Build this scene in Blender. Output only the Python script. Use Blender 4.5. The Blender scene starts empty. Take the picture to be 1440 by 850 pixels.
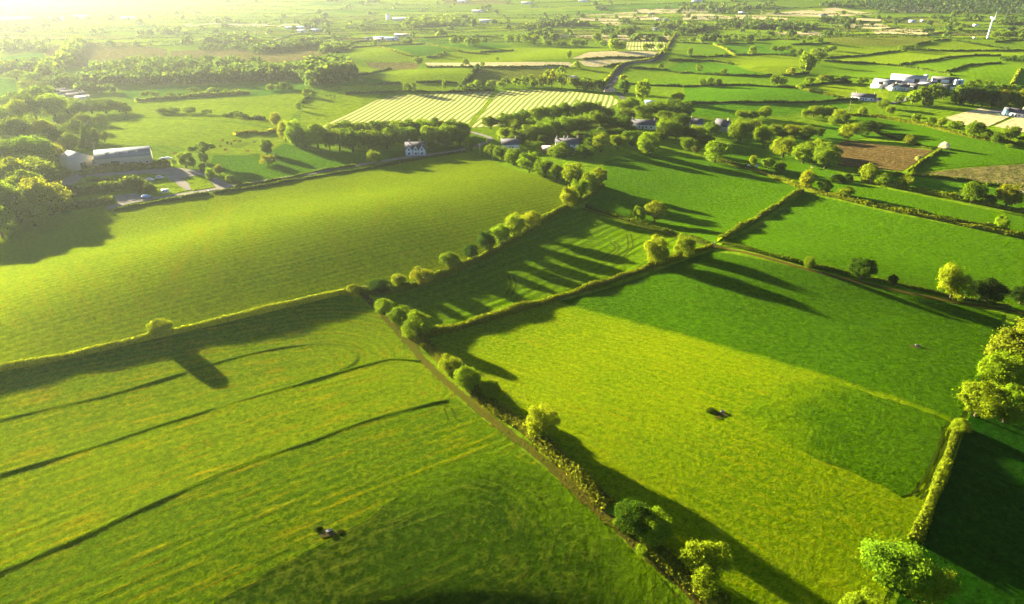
import bpy, bmesh, math, random
import numpy as np
from mathutils import Vector
from mathutils.geometry import delaunay_2d_cdt
R = math.radians
rng = np.random.default_rng(7)
random.seed(7)
sc = bpy.context.scene
COL = sc.collection

# ------------------------------------------------------------------ camera model (also used to find ground points)
F = 960.0; PITCH = R(25.8); CAMZ = 100.0
CP, SP = math.cos(PITCH), math.sin(PITCH)
def ray(px, py):
    u = (px - 720) / F; v = (425 - py) / F
    return np.array([u, CP + v * SP, -SP + v * CP])
def P0(px, py):
    d = ray(px, py); t = CAMZ / -d[2]
    return d[0] * t, d[1] * t

# ------------------------------------------------------------------ terrain
HILLS = []
def hill(px, py, sl, sp, amp, a=(0, 0), b=(1, 0)):
    cx, cy = P0(px, py)
    if a == (0, 0):
        ang = 0.0
    elif a == (0, 1): ang = R(43)
    else:
        p, q = P0(*a), P0(*b); ang = math.atan2(q[1] - p[1], q[0] - p[0])
    HILLS.append((cx, cy, sl, sp, amp, math.cos(ang), math.sin(ang)))
S = (0, 1)                          # long axis square to the sun, turned so the slopes shade
hill(400, 384, 118, 46, 11.5, S)
hill(120, 450, 70, 36, 3.0, S)
hill(660, 300, 60, 30, 1.2, S)
hill(700, 195, 150, 60, 3.0, S)
hill(1050, 330, 70, 34, 2.4, S)
hill(1280, 360, 80, 36, 2.2, S)
hill(1345, 122, 90, 50, 7, S)
hill(1085, 104, 80, 34, 5, S)
hill(1230, 62, 150, 60, 9)
hill(1060, 140, 90, 36, 4, S)
hill(1330, 225, 80, 36, 3, S)
hill(870, 84, 110, 70, 9)
hill(1150, 14, 300, 150, 18)
hill(600, 112, 110, 50, 6, S)
hill(560, 78, 140, 60, 6, S)
hill(300, 190, 110, 50, 4, S)
hill(1370, 4, 900, 420, 70)
hill(620, -8, 1500, 420, 55)
hill(60, 0, 1500, 500, 40)
# low swells shaped to light and shade the near fields (world metres: centre, half-lengths, height, axis)
HILLS += [(-93.4, 98.5, 126.4, 56.0, 6.4, .868, .497), (-50.1, 94.3, 62.0, 46.0, 4.2, .851, .526),
          (76.7, 123.5, 73.0, 52.8, 7.3, .893, .450), (85.3, 220.7, 34., 25., 5.0, .993, -.114)]
def H(x, y):
    x = np.asarray(x, float); y = np.asarray(y, float)
    z = np.zeros(np.broadcast(x, y).shape)
    for cx, cy, sl, sp, amp, c, s in HILLS:
        dx, dy = x - cx, y - cy
        a = dx * c + dy * s; b = -dx * s + dy * c
        z = z + amp * np.exp(-0.5 * ((a / sl) ** 2 + (b / sp) ** 2))
    z = z + 0.5 * np.sin(x / 37 + 1.3) * np.sin(y / 41 + .4) + .35 * np.sin((x + y) / 23)
    r = np.hypot(x, y)
    return z * np.clip((r - 20) / 60, 0, 1)
_T = np.geomspace(90, 9000, 1400)
def P(px, py):
    """ground point seen at a photo pixel: x, y, z, depth along the view axis"""
    d = ray(px, max(py, -14))
    z = CAMZ + d[2] * _T - H(d[0] * _T, d[1] * _T)
    k = int(np.argmax(z < 0)) if (z < 0).any() else len(_T) - 1
    k = max(k, 1)
    lo, hi = _T[k - 1], _T[k]
    for _ in range(14):
        m = .5 * (lo + hi)
        if CAMZ + d[2] * m - float(H(d[0] * m, d[1] * m)) < 0: hi = m
        else: lo = m
    t = .5 * (lo + hi)
    x, y = d[0] * t, d[1] * t
    return float(x), float(y), float(H(x, y)), float(t)

# ------------------------------------------------------------------ helpers
def link(o, parent=None):
    COL.objects.link(o)
    if parent: o.parent = parent
    return o
def mesh_np(name, verts, quads=None, tris=None, mats=(), smooth=False, parent=None, attrs=None, midx=None):
    me = bpy.data.meshes.new(name)
    verts = np.asarray(verts, np.float32)
    nq = 0 if quads is None else len(quads); nt = 0 if tris is None else len(tris)
    me.vertices.add(len(verts)); me.vertices.foreach_set('co', verts.ravel())
    loops = []; starts = []; tot = 0
    if nq: loops.append(np.asarray(quads, np.int32).ravel()); starts.append(np.arange(nq) * 4)
    if nt: loops.append(np.asarray(tris, np.int32).ravel()); starts.append(nq * 4 + np.arange(nt) * 3)
    loops = np.concatenate(loops); starts = np.concatenate(starts).astype(np.int32)
    me.loops.add(len(loops)); me.loops.foreach_set('vertex_index', loops)
    me.polygons.add(nq + nt); me.polygons.foreach_set('loop_start', starts)
    if midx is not None: me.polygons.foreach_set('material_index', np.asarray(midx, np.int32))
    if smooth: me.polygons.foreach_set('use_smooth', np.ones(nq + nt, bool))
    for m in mats: me.materials.append(m)
    me.update(calc_edges=True); me.validate()
    if attrs:
        for k, a in attrs.items():
            at = me.attributes.new(k, 'FLOAT', 'POINT'); at.data.foreach_set('value', np.asarray(a, np.float32))
    return link(bpy.data.objects.new(name, me), parent)
def tag(o, label, cat, group=None):
    o['label'] = label; o['category'] = cat
    if group: o['group'] = group
    return o
def struct(o): o['kind'] = 'structure'; return o
def stuff(o): o['kind'] = 'stuff'; return o
def empty(name, loc, rz=0.0, scale=(1, 1, 1)):
    o = bpy.data.objects.new(name, None); COL.objects.link(o)
    o.location = loc; o.rotation_euler = (0, 0, rz); o.scale = scale; o.empty_display_size = .5
    return o

# ------------------------------------------------------------------ materials
def new_mat(name):
    m = bpy.data.materials.new(name); m.use_nodes = True
    nt = m.node_tree; nt.nodes.clear()
    return m, nt
def N(nt, t, **kw):
    n = nt.nodes.new(t)
    for k, v in kw.items():
        if k.startswith('i_'): n.inputs[k[2:]].default_value = v
        elif k.startswith('n_'): n.inputs[int(k[2:])].default_value = v
        else: setattr(n, k, v)
    return n
def mth(nt, op, a, b=None, c=None, clamp=False):
    n = nt.nodes.new('ShaderNodeMath'); n.operation = op; n.use_clamp = clamp
    for i, v in enumerate((a, b, c)):
        if v is None: continue
        if isinstance(v, (int, float)): n.inputs[i].default_value = v
        else: nt.links.new(v, n.inputs[i])
    return n.outputs[0]
def mixc(nt, fac, a, b, mode='MIX'):
    n = nt.nodes.new('ShaderNodeMix'); n.data_type = 'RGBA'; n.blend_type = mode
    for sock, v in ((n.inputs[0], fac), (n.inputs[6], a), (n.inputs[7], b)):
        if isinstance(v, (int, float)): sock.default_value = v
        elif isinstance(v, tuple): sock.default_value = (*v, 1) if len(v) == 3 else v
        else: nt.links.new(v, sock)
    return n.outputs[2]
def noise(nt, vec, scale, detail=2.0, rough=.55):
    n = N(nt, 'ShaderNodeTexNoise', i_Scale=scale, i_Detail=detail, i_Roughness=rough)
    nt.links.new(vec, n.inputs['Vector']); return n.outputs['Fac']
def rng_map(nt, v, a, b, c=0.0, d=1.0):
    n = N(nt, 'ShaderNodeMapRange', n_1=a, n_2=b, n_3=c, n_4=d); nt.links.new(v, n.inputs[0]); return n.outputs[0]

def grass_mat(name, c1, c2, c3, spacing=3.0, wave_b=.05, wave_c=.15, streak=.5, fine=.10, flecks=.4, fscale=1.0, patch=.03, into=None, sheen=.015):
    """grass with rows: the vertex attributes row/along follow the mowing lines"""
    m, nt = new_mat(name); L = nt.links.new
    tc = N(nt, 'ShaderNodeTexCoord').outputs['Object']
    row = N(nt, 'ShaderNodeAttribute', attribute_name='row').outputs['Fac']
    al = N(nt, 'ShaderNodeAttribute', attribute_name='along').outputs['Fac']
    big = noise(nt, tc, patch, 4, .6)
    wob = noise(nt, tc, .05, 2)
    fin = noise(nt, tc, 2.1 * fscale, 5, .72)
    tuft = noise(nt, tc, .80 * fscale, 4, .68)
    cx = N(nt, 'ShaderNodeCombineXYZ')
    L(row, cx.inputs[0]); L(mth(nt, 'MULTIPLY', al, .09), cx.inputs[1])
    stk = noise(nt, cx.outputs[0], .9, 3, .6)
    stk2 = noise(nt, cx.outputs[0], .22, 2, .6)
    ph = mth(nt, 'ADD', mth(nt, 'MULTIPLY', row, 2 * math.pi / spacing), mth(nt, 'MULTIPLY', wob, 4.0))
    wav = mth(nt, 'SINE', ph)
    wam = rng_map(nt, stk2, .35, .65)
    wav = mth(nt, 'MULTIPLY', wav, wam)
    col = mixc(nt, rng_map(nt, big, .36, .64), c1, c2)
    col = mixc(nt, mth(nt, 'MULTIPLY', rng_map(nt, stk, .52, .68), streak), col, c3)
    if into:
        eg = N(nt, 'ShaderNodeAttribute', attribute_name='edge').outputs['Fac']
        ef = rng_map(nt, mth(nt, 'ADD', eg, mth(nt, 'MULTIPLY', mth(nt, 'SUBTRACT', noise(nt, tc, .12, 3), .5), 1.4 * into[2])), 0, into[2])
        col = mixc(nt, ef, mixc(nt, rng_map(nt, big, .36, .64), into[0], into[1]), col)
    fl = mth(nt, 'MULTIPLY', rng_map(nt, mth(nt, 'MULTIPLY', tuft, mth(nt, 'ADD', big, .5)), .50, .66), flecks)
    col = mixc(nt, fl, col, c3)
    var = mth(nt, 'MAXIMUM', .25, mth(nt, 'ADD', -.68, mth(nt, 'ADD', mth(nt, 'MULTIPLY', fin, 1.7), mth(nt, 'MULTIPLY', tuft, 1.6))))
    var = mth(nt, 'ADD', var, mth(nt, 'MULTIPLY', wav, wave_c))
    cc = N(nt, 'ShaderNodeCombineColor')
    for i in range(3): L(var, cc.inputs[i])
    col = mixc(nt, 1.0, col, cc.outputs[0], 'MULTIPLY')
    hgt = mth(nt, 'ADD', mth(nt, 'MULTIPLY', fin, fine * 2.4), mth(nt, 'MULTIPLY', wav, wave_b))
    hgt = mth(nt, 'ADD', hgt, mth(nt, 'MULTIPLY', stk, fine * 1.8))
    hgt = mth(nt, 'ADD', hgt, mth(nt, 'MULTIPLY', tuft, fine * 5.6))
    bp = N(nt, 'ShaderNodeBump', i_Strength=1.0, i_Distance=1.0); L(hgt, bp.inputs['Height'])
    d = N(nt, 'ShaderNodeBsdfDiffuse', i_Roughness=.5); L(col, d.inputs['Color']); L(bp.outputs[0], d.inputs['Normal'])
    # blades pass and reflect light forward: a broad grass-coloured sheen
    g = N(nt, 'ShaderNodeBsdfGlossy', i_Roughness=.62); L(mixc(nt, 1.0, col, (3.0, 2.6, 2.0), 'MULTIPLY'), g.inputs['Color']); L(bp.outputs[0], g.inputs['Normal'])
    mx = N(nt, 'ShaderNodeMixShader', n_0=sheen); L(d.outputs[0], mx.inputs[1]); L(g.outputs[0], mx.inputs[2])
    o = N(nt, 'ShaderNodeOutputMaterial'); L(mx.outputs[0], o.inputs[0])
    return m
def plain_mat(name, c, c2=None, scale=.5, bump=.05, rough=1.0, spec=0.0):
    m, nt = new_mat(name); L = nt.links.new
    tc = N(nt, 'ShaderNodeTexCoord').outputs['Object']
    a = noise(nt, tc, scale, 5, .65); b = noise(nt, tc, scale * 7, 2)
    col = mixc(nt, rng_map(nt, a, .35, .65), c, c2 or tuple(v * .75 for v in c))
    p = N(nt, 'ShaderNodeBsdfPrincipled', i_Roughness=rough); p.inputs['Specular IOR Level'].default_value = spec
    L(col, p.inputs['Base Color'])
    if bump:
        bp = N(nt, 'ShaderNodeBump', i_Strength=1.0, i_Distance=1.0)
        L(mth(nt, 'MULTIPLY', mth(nt, 'ADD', a, b), bump), bp.inputs['Height']); L(bp.outputs[0], p.inputs['Normal'])
    o = N(nt, 'ShaderNodeOutputMaterial'); L(p.outputs[0], o.inputs[0])
    return m
def leaf_mat(name, trans=.5, var=.42):
    m, nt = new_mat(name); L = nt.links.new
    oi = N(nt, 'ShaderNodeObjectInfo'); geo = N(nt, 'ShaderNodeNewGeometry')
    tc = N(nt, 'ShaderNodeTexCoord').outputs['Object']
    rnd = geo.outputs['Random Per Island']
    f = mth(nt, 'ADD', 1 - var, mth(nt, 'MULTIPLY', rnd, 2 * var))
    cc = N(nt, 'ShaderNodeCombineColor')
    for i in range(3): L(f, cc.inputs[i])
    col = mixc(nt, 1.0, oi.outputs['Color'], cc.outputs[0], 'MULTIPLY')
    col = mixc(nt, mth(nt, 'MULTIPLY', rng_map(nt, rnd, .75, 1.0), .35), col, (.21, .20, .008))
    d = N(nt, 'ShaderNodeBsdfDiffuse'); t = N(nt, 'ShaderNodeBsdfTranslucent')
    L(col, d.inputs[0]); L(mixc(nt, .5, col, mixc(nt, 1.0, col, (1.6, 1.45, .5), 'MULTIPLY')), t.inputs[0])
    mx = N(nt, 'ShaderNodeMixShader', n_0=trans); L(d.outputs[0], mx.inputs[1]); L(t.outputs[0], mx.inputs[2])
    o = N(nt, 'ShaderNodeOutputMaterial'); L(mx.outputs[0], o.inputs[0])
    return m
LEAF = leaf_mat('leaf')
BARK = plain_mat('bark', (.075, .058, .03), (.04, .032, .015), 6, .02)
# green palette (base colours)
G = dict(
    big   = grass_mat('grass_crop', (.118, .176, .001), (.092, .152, .001), (.165, .160, .0015), 3.0, .05, .17, .45, .05, .22),
    mid   = grass_mat('grass_mown', (.074, .142, .001), (.058, .125, .001), (.12, .15, .0015), 4.2, .16, .14, .35, .07, .2),
    past  = grass_mat('grass_pasture', (.058, .142, .001), (.045, .120, .001), (.095, .150, .0015), 5, .01, .02, .25, .16, .25, .8),
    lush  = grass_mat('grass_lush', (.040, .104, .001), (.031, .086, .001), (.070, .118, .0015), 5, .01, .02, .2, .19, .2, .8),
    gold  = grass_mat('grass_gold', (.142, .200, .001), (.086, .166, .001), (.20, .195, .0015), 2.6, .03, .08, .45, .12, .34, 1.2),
    strip = grass_mat('grass_cut', (.098, .155, .001), (.070, .136, .001), (.19, .165, .0015), 2.4, .08, .17, .75, .11, .30, 1.2),
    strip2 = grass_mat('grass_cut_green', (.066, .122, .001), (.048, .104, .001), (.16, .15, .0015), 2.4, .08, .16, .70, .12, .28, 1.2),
    dark  = grass_mat('grass_dark', (.046, .098, .001), (.036, .078, .001), (.11, .13, .008), 2.6, .012, .04, .5, .16, .35, .9),
    deep  = grass_mat('grass_deep_shaded', (.009, .047, .001), (.006, .036, .001), (.04, .07, .004), 6, .02, .10, .2, .12, .1),  # dark crop whose green also carries the shade of the right-hand trees
    far   = grass_mat('grass_far', (.120, .205, .003), (.092, .175, .003), (.15, .19, .010), 6, .05, .10, .4, .15, .2, .3),
    far2  = grass_mat('grass_bright', (.165, .245, .002), (.135, .220, .002), (.18, .21, .008), 6, .05, .08, .4, .12, .2, .3),
    cool  = grass_mat('grass_cool', (.062, .160, .003), (.050, .138, .003), (.11, .17, .010), 6, .05, .08, .4, .12, .2, .3),
    olive = grass_mat('grass_rough', (.130, .160, .012), (.090, .135, .008), (.20, .18, .030), 5, .03, .05, .3, .25, .5, .35),
    tan   = grass_mat('stubble', (.46, .40, .19), (.40, .34, .15), (.48, .40, .19), 6, .02, .04, .3, .1, .2, .3),
    moor  = grass_mat('rough_moor', (.125, .112, .03), (.09, .10, .022), (.20, .155, .06), 5, .02, .03, .3, .35, .5, .25),
    soil  = grass_mat('ploughed', (.10, .072, .022), (.075, .056, .018), (.17, .12, .035), 5.5, .20, .25, .6, .25, .4, .5),
)
G['past2'] = grass_mat('grass_far_pasture', (.105, .200, .002), (.080, .172, .002), (.14, .19, .004), 6, .05, .10, .4, .12, .2, .3)
G['cool2'] = grass_mat('grass_far_meadow', (.068, .172, .002), (.052, .148, .002), (.11, .17, .004), 6, .05, .10, .4, .12, .2, .3)
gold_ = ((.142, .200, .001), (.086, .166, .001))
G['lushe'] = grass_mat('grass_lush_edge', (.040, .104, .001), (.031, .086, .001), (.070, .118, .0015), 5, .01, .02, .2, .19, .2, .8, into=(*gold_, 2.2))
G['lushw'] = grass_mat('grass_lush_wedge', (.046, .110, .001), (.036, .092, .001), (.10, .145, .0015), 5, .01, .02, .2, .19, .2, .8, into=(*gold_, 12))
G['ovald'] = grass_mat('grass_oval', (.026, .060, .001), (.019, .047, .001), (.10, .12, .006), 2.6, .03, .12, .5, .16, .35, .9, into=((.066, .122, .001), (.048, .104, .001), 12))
def hay_mat():
    m, nt = new_mat('hay_rows'); L = nt.links.new
    row = N(nt, 'ShaderNodeAttribute', attribute_name='row').outputs['Fac']
    tc = N(nt, 'ShaderNodeTexCoord').outputs['Object']
    w = mth(nt, 'SINE', mth(nt, 'ADD', mth(nt, 'MULTIPLY', row, 2 * math.pi / 4.6), mth(nt, 'MULTIPLY', noise(nt, tc, .012, 2), 6)))
    f = rng_map(nt, mth(nt, 'ADD', w, mth(nt, 'MULTIPLY', noise(nt, tc, .25, 3), .8)), .05, .95)
    col = mixc(nt, f, (.33, .30, .11), (.12, .18, .03))
    d = N(nt, 'ShaderNodeBsdfDiffuse'); L(col, d.inputs[0])
    bp = N(nt, 'ShaderNodeBump', i_Strength=1.0, i_Distance=1.0); L(mth(nt, 'MULTIPLY', w, -.07), bp.inputs['Height']); L(bp.outputs[0], d.inputs['Normal'])
    o = N(nt, 'ShaderNodeOutputMaterial'); L(d.outputs[0], o.inputs[0]); return m
G['hay'] = hay_mat()
DIRT = plain_mat('dirt', (.082, .058, .010), (.055, .056, .006), .35, .15)
DIRTG = plain_mat('dirt_grassy', (.052, .054, .005), (.045, .064, .003), .22, .25)
GRAVEL = plain_mat('gravel_surface', (.20, .19, .155), (.16, .15, .12), .3, .03)
TARMAC = plain_mat('tarmac', (.075, .075, .07), (.06, .06, .058), .4, .01)
RUTD = plain_mat('rut_dark', (.030, .050, .002), (.040, .065, .002), .3, .1)
RUT = plain_mat('rut_soil', (.155, .145, .002), (.120, .155, .002), .25, .08)

# ------------------------------------------------------------------ ground sheet
def build_ground():
    na = 800; rr = np.concatenate([[0.0], np.geomspace(15, 6800, 400)])
    th = np.linspace(0, 2 * math.pi, na, endpoint=False)
    X = rr[1:, None] * np.sin(th)[None]; Y = rr[1:, None] * np.cos(th)[None]
    V = np.stack([X, Y, H(X, Y)], -1).reshape(-1, 3)
    V = np.vstack([V, [[0, 0, float(H(0, 0))]]])
    i = np.arange(len(rr) - 2)[:, None] * na; j = np.arange(na)[None]; k = (j + 1) % na
    q = np.stack([i + j, i + na + j, i + na + k, i + k], -1).reshape(-1, 4)[:, ::-1]
    t = np.stack([np.full(na, len(V) - 1), j[0], k[0]], -1)[:, ::-1]
    o = mesh_np('ground', V, q, t, [G['far']], True, attrs={'row': V[:, 1] * .8 + V[:, 0] * .6, 'along': V[:, 0] * .8})
    struct(o)
build_ground()

LAY = [0]
def inside(poly, pts):
    x, y = pts[:, 0], pts[:, 1]; r = np.zeros(len(pts), bool); n = len(poly)
    for i in range(n):
        x1, y1 = poly[i]; x2, y2 = poly[(i + 1) % n]
        if y1 == y2: continue
        c = ((y1 > y) != (y2 > y)) & (x < (x2 - x1) * (y - y1) / (y2 - y1) + x1)
        r ^= c
    return r
def sheet(name, poly, mat, off=.10, step=None, rows=None, wobble=0.0, soft=()):
    """a field surface laid on the terrain; poly in world xy"""
    poly = np.array(poly, float)
    dense = []
    dist = np.median(np.hypot(poly[:, 0], poly[:, 1]))
    step = step or max(2.2, dist / 130)
    for i in range(len(poly)):
        a, b = poly[i], poly[(i + 1) % len(poly)]
        n = max(1, int(np.hypot(*(b - a)) / step))
        for k in range(n):
            p = a + (b - a) * k / n
            if wobble and k: p = p + rng.normal(0, wobble, 2)
            dense.append(p)
    dense = np.array(dense)
    mn, mx = dense.min(0), dense.max(0)
    gx, gy = np.meshgrid(np.arange(mn[0], mx[0], step), np.arange(mn[1], mx[1], step))
    g = np.stack([gx.ravel(), gy.ravel()], -1) + rng.uniform(-.15, .15, (gx.size, 2)) * step
    g = g[inside(dense, g)]
    # keep grid points off the border
    keep = np.ones(len(g), bool)
    for p in dense: keep &= ((g - p) ** 2).sum(1) > (step * .45) ** 2
    g = g[keep]
    allp = np.vstack([dense, g]); nb = len(dense)
    v, e, f, *_ = delaunay_2d_cdt([Vector(p) for p in allp], [(i, (i + 1) % nb) for i in range(nb)], [], 1, 1e-4)
    v = np.array([tuple(p) for p in v]); f = np.array([t for t in f if len(t) == 3])
    if not len(f): return None
    a, b, c = v[f[:, 0]], v[f[:, 1]], v[f[:, 2]]
    cr = (b[:, 0] - a[:, 0]) * (c[:, 1] - a[:, 1]) - (b[:, 1] - a[:, 1]) * (c[:, 0] - a[:, 0])
    f[cr < 0] = f[cr < 0][:, ::-1]
    V = np.column_stack([v, H(v[:, 0], v[:, 1]) + off])
    ed = np.full(len(v), 1e9)
    for i in range(len(poly)):
        a_, b_ = poly[i], poly[(i + 1) % len(poly)]
        if soft and i not in soft: continue
        ab = b_ - a_; tt = np.clip(((v - a_) @ ab) / max(ab @ ab, 1e-9), 0, 1)[:, None]; ed = np.minimum(ed, np.hypot(*((v - a_ - tt * ab).T)))
    kind, A, B = rows or ('dir', (0, 0), (1, .4))
    A, B = np.array(A, float), np.array(B, float); d = B - A; Ln = np.hypot(*d); d = d / Ln; nrm = np.array([-d[1], d[0]])
    rel = v - A; s = rel @ d
    if kind == 'dir': row, al = rel @ nrm, s
    else:
        sc_ = np.clip(s, 0, Ln); q = rel - sc_[:, None] * d
        row = np.hypot(q[:, 0], q[:, 1]); al = s + np.where(s > Ln, np.arctan2(q @ nrm, q @ d) * 20, 0)
    return struct(mesh_np(name, V, None, f, [mat], True, attrs={'row': row, 'along': al, 'edge': ed}))
def W(pts): return [P(*p)[:2] for p in pts]
def field(pts, mat, rows=None, off=None, **kw):
    if off is None:
        LAY[0] += 1; off = .06 + .004 * (LAY[0] % 12)
    if rows: rows = (rows[0], P(*rows[1])[:2], P(*rows[2])[:2])
    return sheet('field', W(pts), G[mat] if isinstance(mat, str) else mat, off, rows=rows, **kw)
def resample(pts, step):
    pts = np.array(pts, float)
    # smooth with Catmull-Rom when more than two points
    if len(pts) > 2:
        ext = np.vstack([2 * pts[0] - pts[1], pts, 2 * pts[-1] - pts[-2]]); out = []
        for i in range(1, len(ext) - 2):
            p0, p1, p2, p3 = ext[i - 1:i + 3]
            for t in np.linspace(0, 1, 8, endpoint=False):
                out.append(.5 * (2 * p1 + (p2 - p0) * t + (2 * p0 - 5 * p1 + 4 * p2 - p3) * t * t + (3 * p1 - p0 - 3 * p2 + p3) * t ** 3))
        out.append(pts[-1]); pts = np.array(out)
    seg = np.hypot(*np.diff(pts, axis=0).T); cum = np.concatenate([[0], np.cumsum(seg)])
    n = max(2, int(cum[-1] / step) + 1); s = np.linspace(0, cum[-1], n)
    return np.stack([np.interp(s, cum, pts[:, 0]), np.interp(s, cum, pts[:, 1])], -1), s
def frames(p):
    t = np.gradient(p, axis=0); t /= np.maximum(np.hypot(t[:, 0], t[:, 1]), 1e-6)[:, None]
    return t, np.stack([-t[:, 1], t[:, 0]], -1)
def ribbon(name, pts, width, mat, off=.16, shift=0.0, world=False, step=None, jitter=.12):
    w = pts if world else W(pts)
    d = np.median([np.hypot(*q) for q in w]); p, s = resample(w, step or max(1.2, d / 160)); t, n = frames(p)
    wl = width / 2 * (1 + rng.normal(0, jitter, len(p))); wr = width / 2 * (1 + rng.normal(0, jitter, len(p)))
    cols = [p + n * (shift + wl)[:, None], p + n * shift, p + n * (shift - wr)[:, None]]
    V = np.stack(cols, 1).reshape(-1, 2); V = np.column_stack([V, H(V[:, 0], V[:, 1]) + off])
    k = np.arange(len(p) - 1)[:, None] * 3
    q = np.concatenate([np.concatenate([k + 1, k + 4, k + 3, k], 1)[:, ::-1], np.concatenate([k + 2, k + 5, k + 4, k + 1], 1)[:, ::-1]])
    q = q[:, ::-1]
    return struct(mesh_np(name, V, q[:, ::-1], None, [mat], True))

# ------------------------------------------------------------------ leaves
def unit(v): return v / np.maximum(np.linalg.norm(v, axis=1), 1e-9)[:, None]
def leaf_quads(pos, nrm, size, jit=.55, r=rng):
    n = len(pos)
    nn = unit(nrm + r.normal(0, jit, (n, 3)))
    t = unit(np.cross(nn, unit(r.normal(0, 1, (n, 3))))); b = np.cross(nn, t)
    s = (np.asarray(size) * r.uniform(.6, 1.35, n))[:, None] * .5; s2 = s * r.uniform(.55, 1.0, n)[:, None]
    V = np.stack([pos - t * s - b * s2, pos + t * s - b * s2 * .6, pos + t * s * .8 + b * s2, pos - t * s * .7 + b * s2], 1).reshape(-1, 3)
    q = np.arange(n * 4).reshape(-1, 4)
    return V, q
def sphere_pts(n, r=rng): return unit(r.normal(0, 1, (n, 3)))

def crown_mesh(name, seed, n, leaf, kind='round'):
    r = np.random.default_rng(seed)
    lobes = []
    if kind == 'round':
        for _ in range(46):
            d = sphere_pts(1, r)[0]
            lobes.append((np.array([0, 0, .57]) + d * r.uniform(.27, .37) * np.array([1.05, 1.05, 1.0]), r.uniform(.07, .13)))
        lobes.append((np.array([.02, 0, .57]), .36))
    elif kind == 'wide':
        for _ in range(5):
            a = r.uniform(0, 2 * math.pi); q = r.uniform(.10, .24)
            c0 = np.array([math.cos(a) * q, math.sin(a) * q, r.uniform(.40, .66)]); R0 = r.uniform(.19, .26); lobes.append((c0, R0))
            for _ in range(12):
                d = sphere_pts(1, r)[0]; lobes.append((c0 + d * R0 * .9, r.uniform(.06, .11)))
    elif kind == 'tall':
        for _ in range(44):
            z = r.uniform(.16, .90); rad = .33 * math.sin(math.pi * min(1, (z - .08) / .95)) ** .7
            a = r.uniform(0, 2 * math.pi); lobes.append((np.array([math.cos(a) * rad * .95, math.sin(a) * rad * .95, z]), r.uniform(.07, .13)))
        lobes += [(np.array([0, 0, z]), .27) for z in (.36, .55, .68)]
    elif kind == 'open':
        for _ in range(34):
            d = sphere_pts(1, r)[0]; d[2] = abs(d[2]) * .9 - .25
            lobes.append((np.array([0, 0, .55]) + d * np.array([.37, .37, .38]) * r.uniform(.6, 1.05), r.uniform(.06, .12)))
    elif kind == 'umbrella':
        for _ in range(16):
            a = r.uniform(0, 2 * math.pi); q = math.sqrt(r.uniform(0, 1)) * .40
            lobes.append((np.array([math.cos(a) * q, math.sin(a) * q, .82 - .35 * q + r.uniform(-.05, .05)]), r.uniform(.08, .13)))
    elif kind == 'clump':
        for _ in range(46):
            d = sphere_pts(1, r)[0]; d[2] = abs(d[2])
            lobes.append((np.array([0, 0, .10]) + d * np.array([.37, .37, .60]) * r.uniform(.8, 1), r.uniform(.08, .14)))
        lobes.append((np.array([0, 0, .30]), .34))
    pos, nr = [], []
    if kind == 'conifer':
        z = 1 - np.sqrt(r.uniform(0, 1, n)); a = r.uniform(0, 2 * math.pi, n)
        rad = (.48 * (1 - z) ** .85 + .02) * r.uniform(.72, 1.05, n) * (1 + .15 * np.sin(z * 45))
        pos = np.stack([np.cos(a) * rad, np.sin(a) * rad, .06 + z * .94], -1)
        nr = np.stack([np.cos(a), np.sin(a), np.full(n, .45)], -1)
    else:
        w = np.array([l[1] ** 2 for l in lobes]); w /= w.sum()
        for (c, rad), k in zip(lobes, (w * n).astype(int)):
            d = sphere_pts(k, r); d[:, 2] = np.where(d[:, 2] < -.35, -d[:, 2], d[:, 2])
            rr = rad * np.where(r.uniform(0, 1, k) < .12, r.uniform(1.0, 1.35, k), 1 - np.abs(r.normal(0, .17, k)))[:, None] * (1 + .10 * np.sin(d @ np.array([9, 7, 8.]))[:, None])
            pos.append(c + d * rr); nr.append(d + .35 * unit((c + d * rr) - np.array([0, 0, .5])))
        pos = np.vstack(pos); nr = np.vstack(nr)
        # gaps: drop leaves where a coarse field is low
        g = np.sin(pos @ np.array([11., 5, 8]) + seed) + np.sin(pos @ np.array([-6., 13, 5]) + 2 * seed) + np.sin(pos @ np.array([5., -8, 14]))
        k = (g > -1.25) | (r.uniform(0, 1, len(pos)) < .35)
        pos, nr = pos[k], nr[k]
        mn = pos.min(0); mxx = pos.max(0)
        lo = {'clump': .0, 'wide': .10, 'tall': .07}.get(kind, .13)
        if kind == 'umbrella': lo = .55
        pos = (pos - np.array([(mn[0] + mxx[0]) / 2, (mn[1] + mxx[1]) / 2, mn[2]])) / np.array([(mxx[0] - mn[0]), (mxx[1] - mn[1]), (mxx[2] - mn[2]) / (1 - lo)]) + np.array([0, 0, lo])
    V, q = leaf_quads(pos, nr, np.full(len(pos), leaf), .5, r)
    me_o = mesh_np(name, V, q, None, [LEAF]); me = me_o.data
    bpy.data.objects.remove(me_o)
    return me
def tube(p0, p1, r0, r1, n=7):
    p0, p1 = np.array(p0, float), np.array(p1, float); d = p1 - p0; d /= np.linalg.norm(d)
    a = np.cross(d, [.3, .9, .2]); a /= np.linalg.norm(a); b = np.cross(d, a); th = np.linspace(0, 2 * math.pi, n, endpoint=False)
    c = np.cos(th)[:, None] * a + np.sin(th)[:, None] * b
    V = np.vstack([p0 + c * r0, p1 + c * r1]); i = np.arange(n); j = (i + 1) % n
    return V, np.stack([i, j, j + n, i + n], -1)
def merge(parts):
    Vs, Qs, o = [], [], 0
    for V, q in parts: Vs.append(V); Qs.append(q + o); o += len(V)
    return np.vstack(Vs), np.vstack(Qs)
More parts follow.
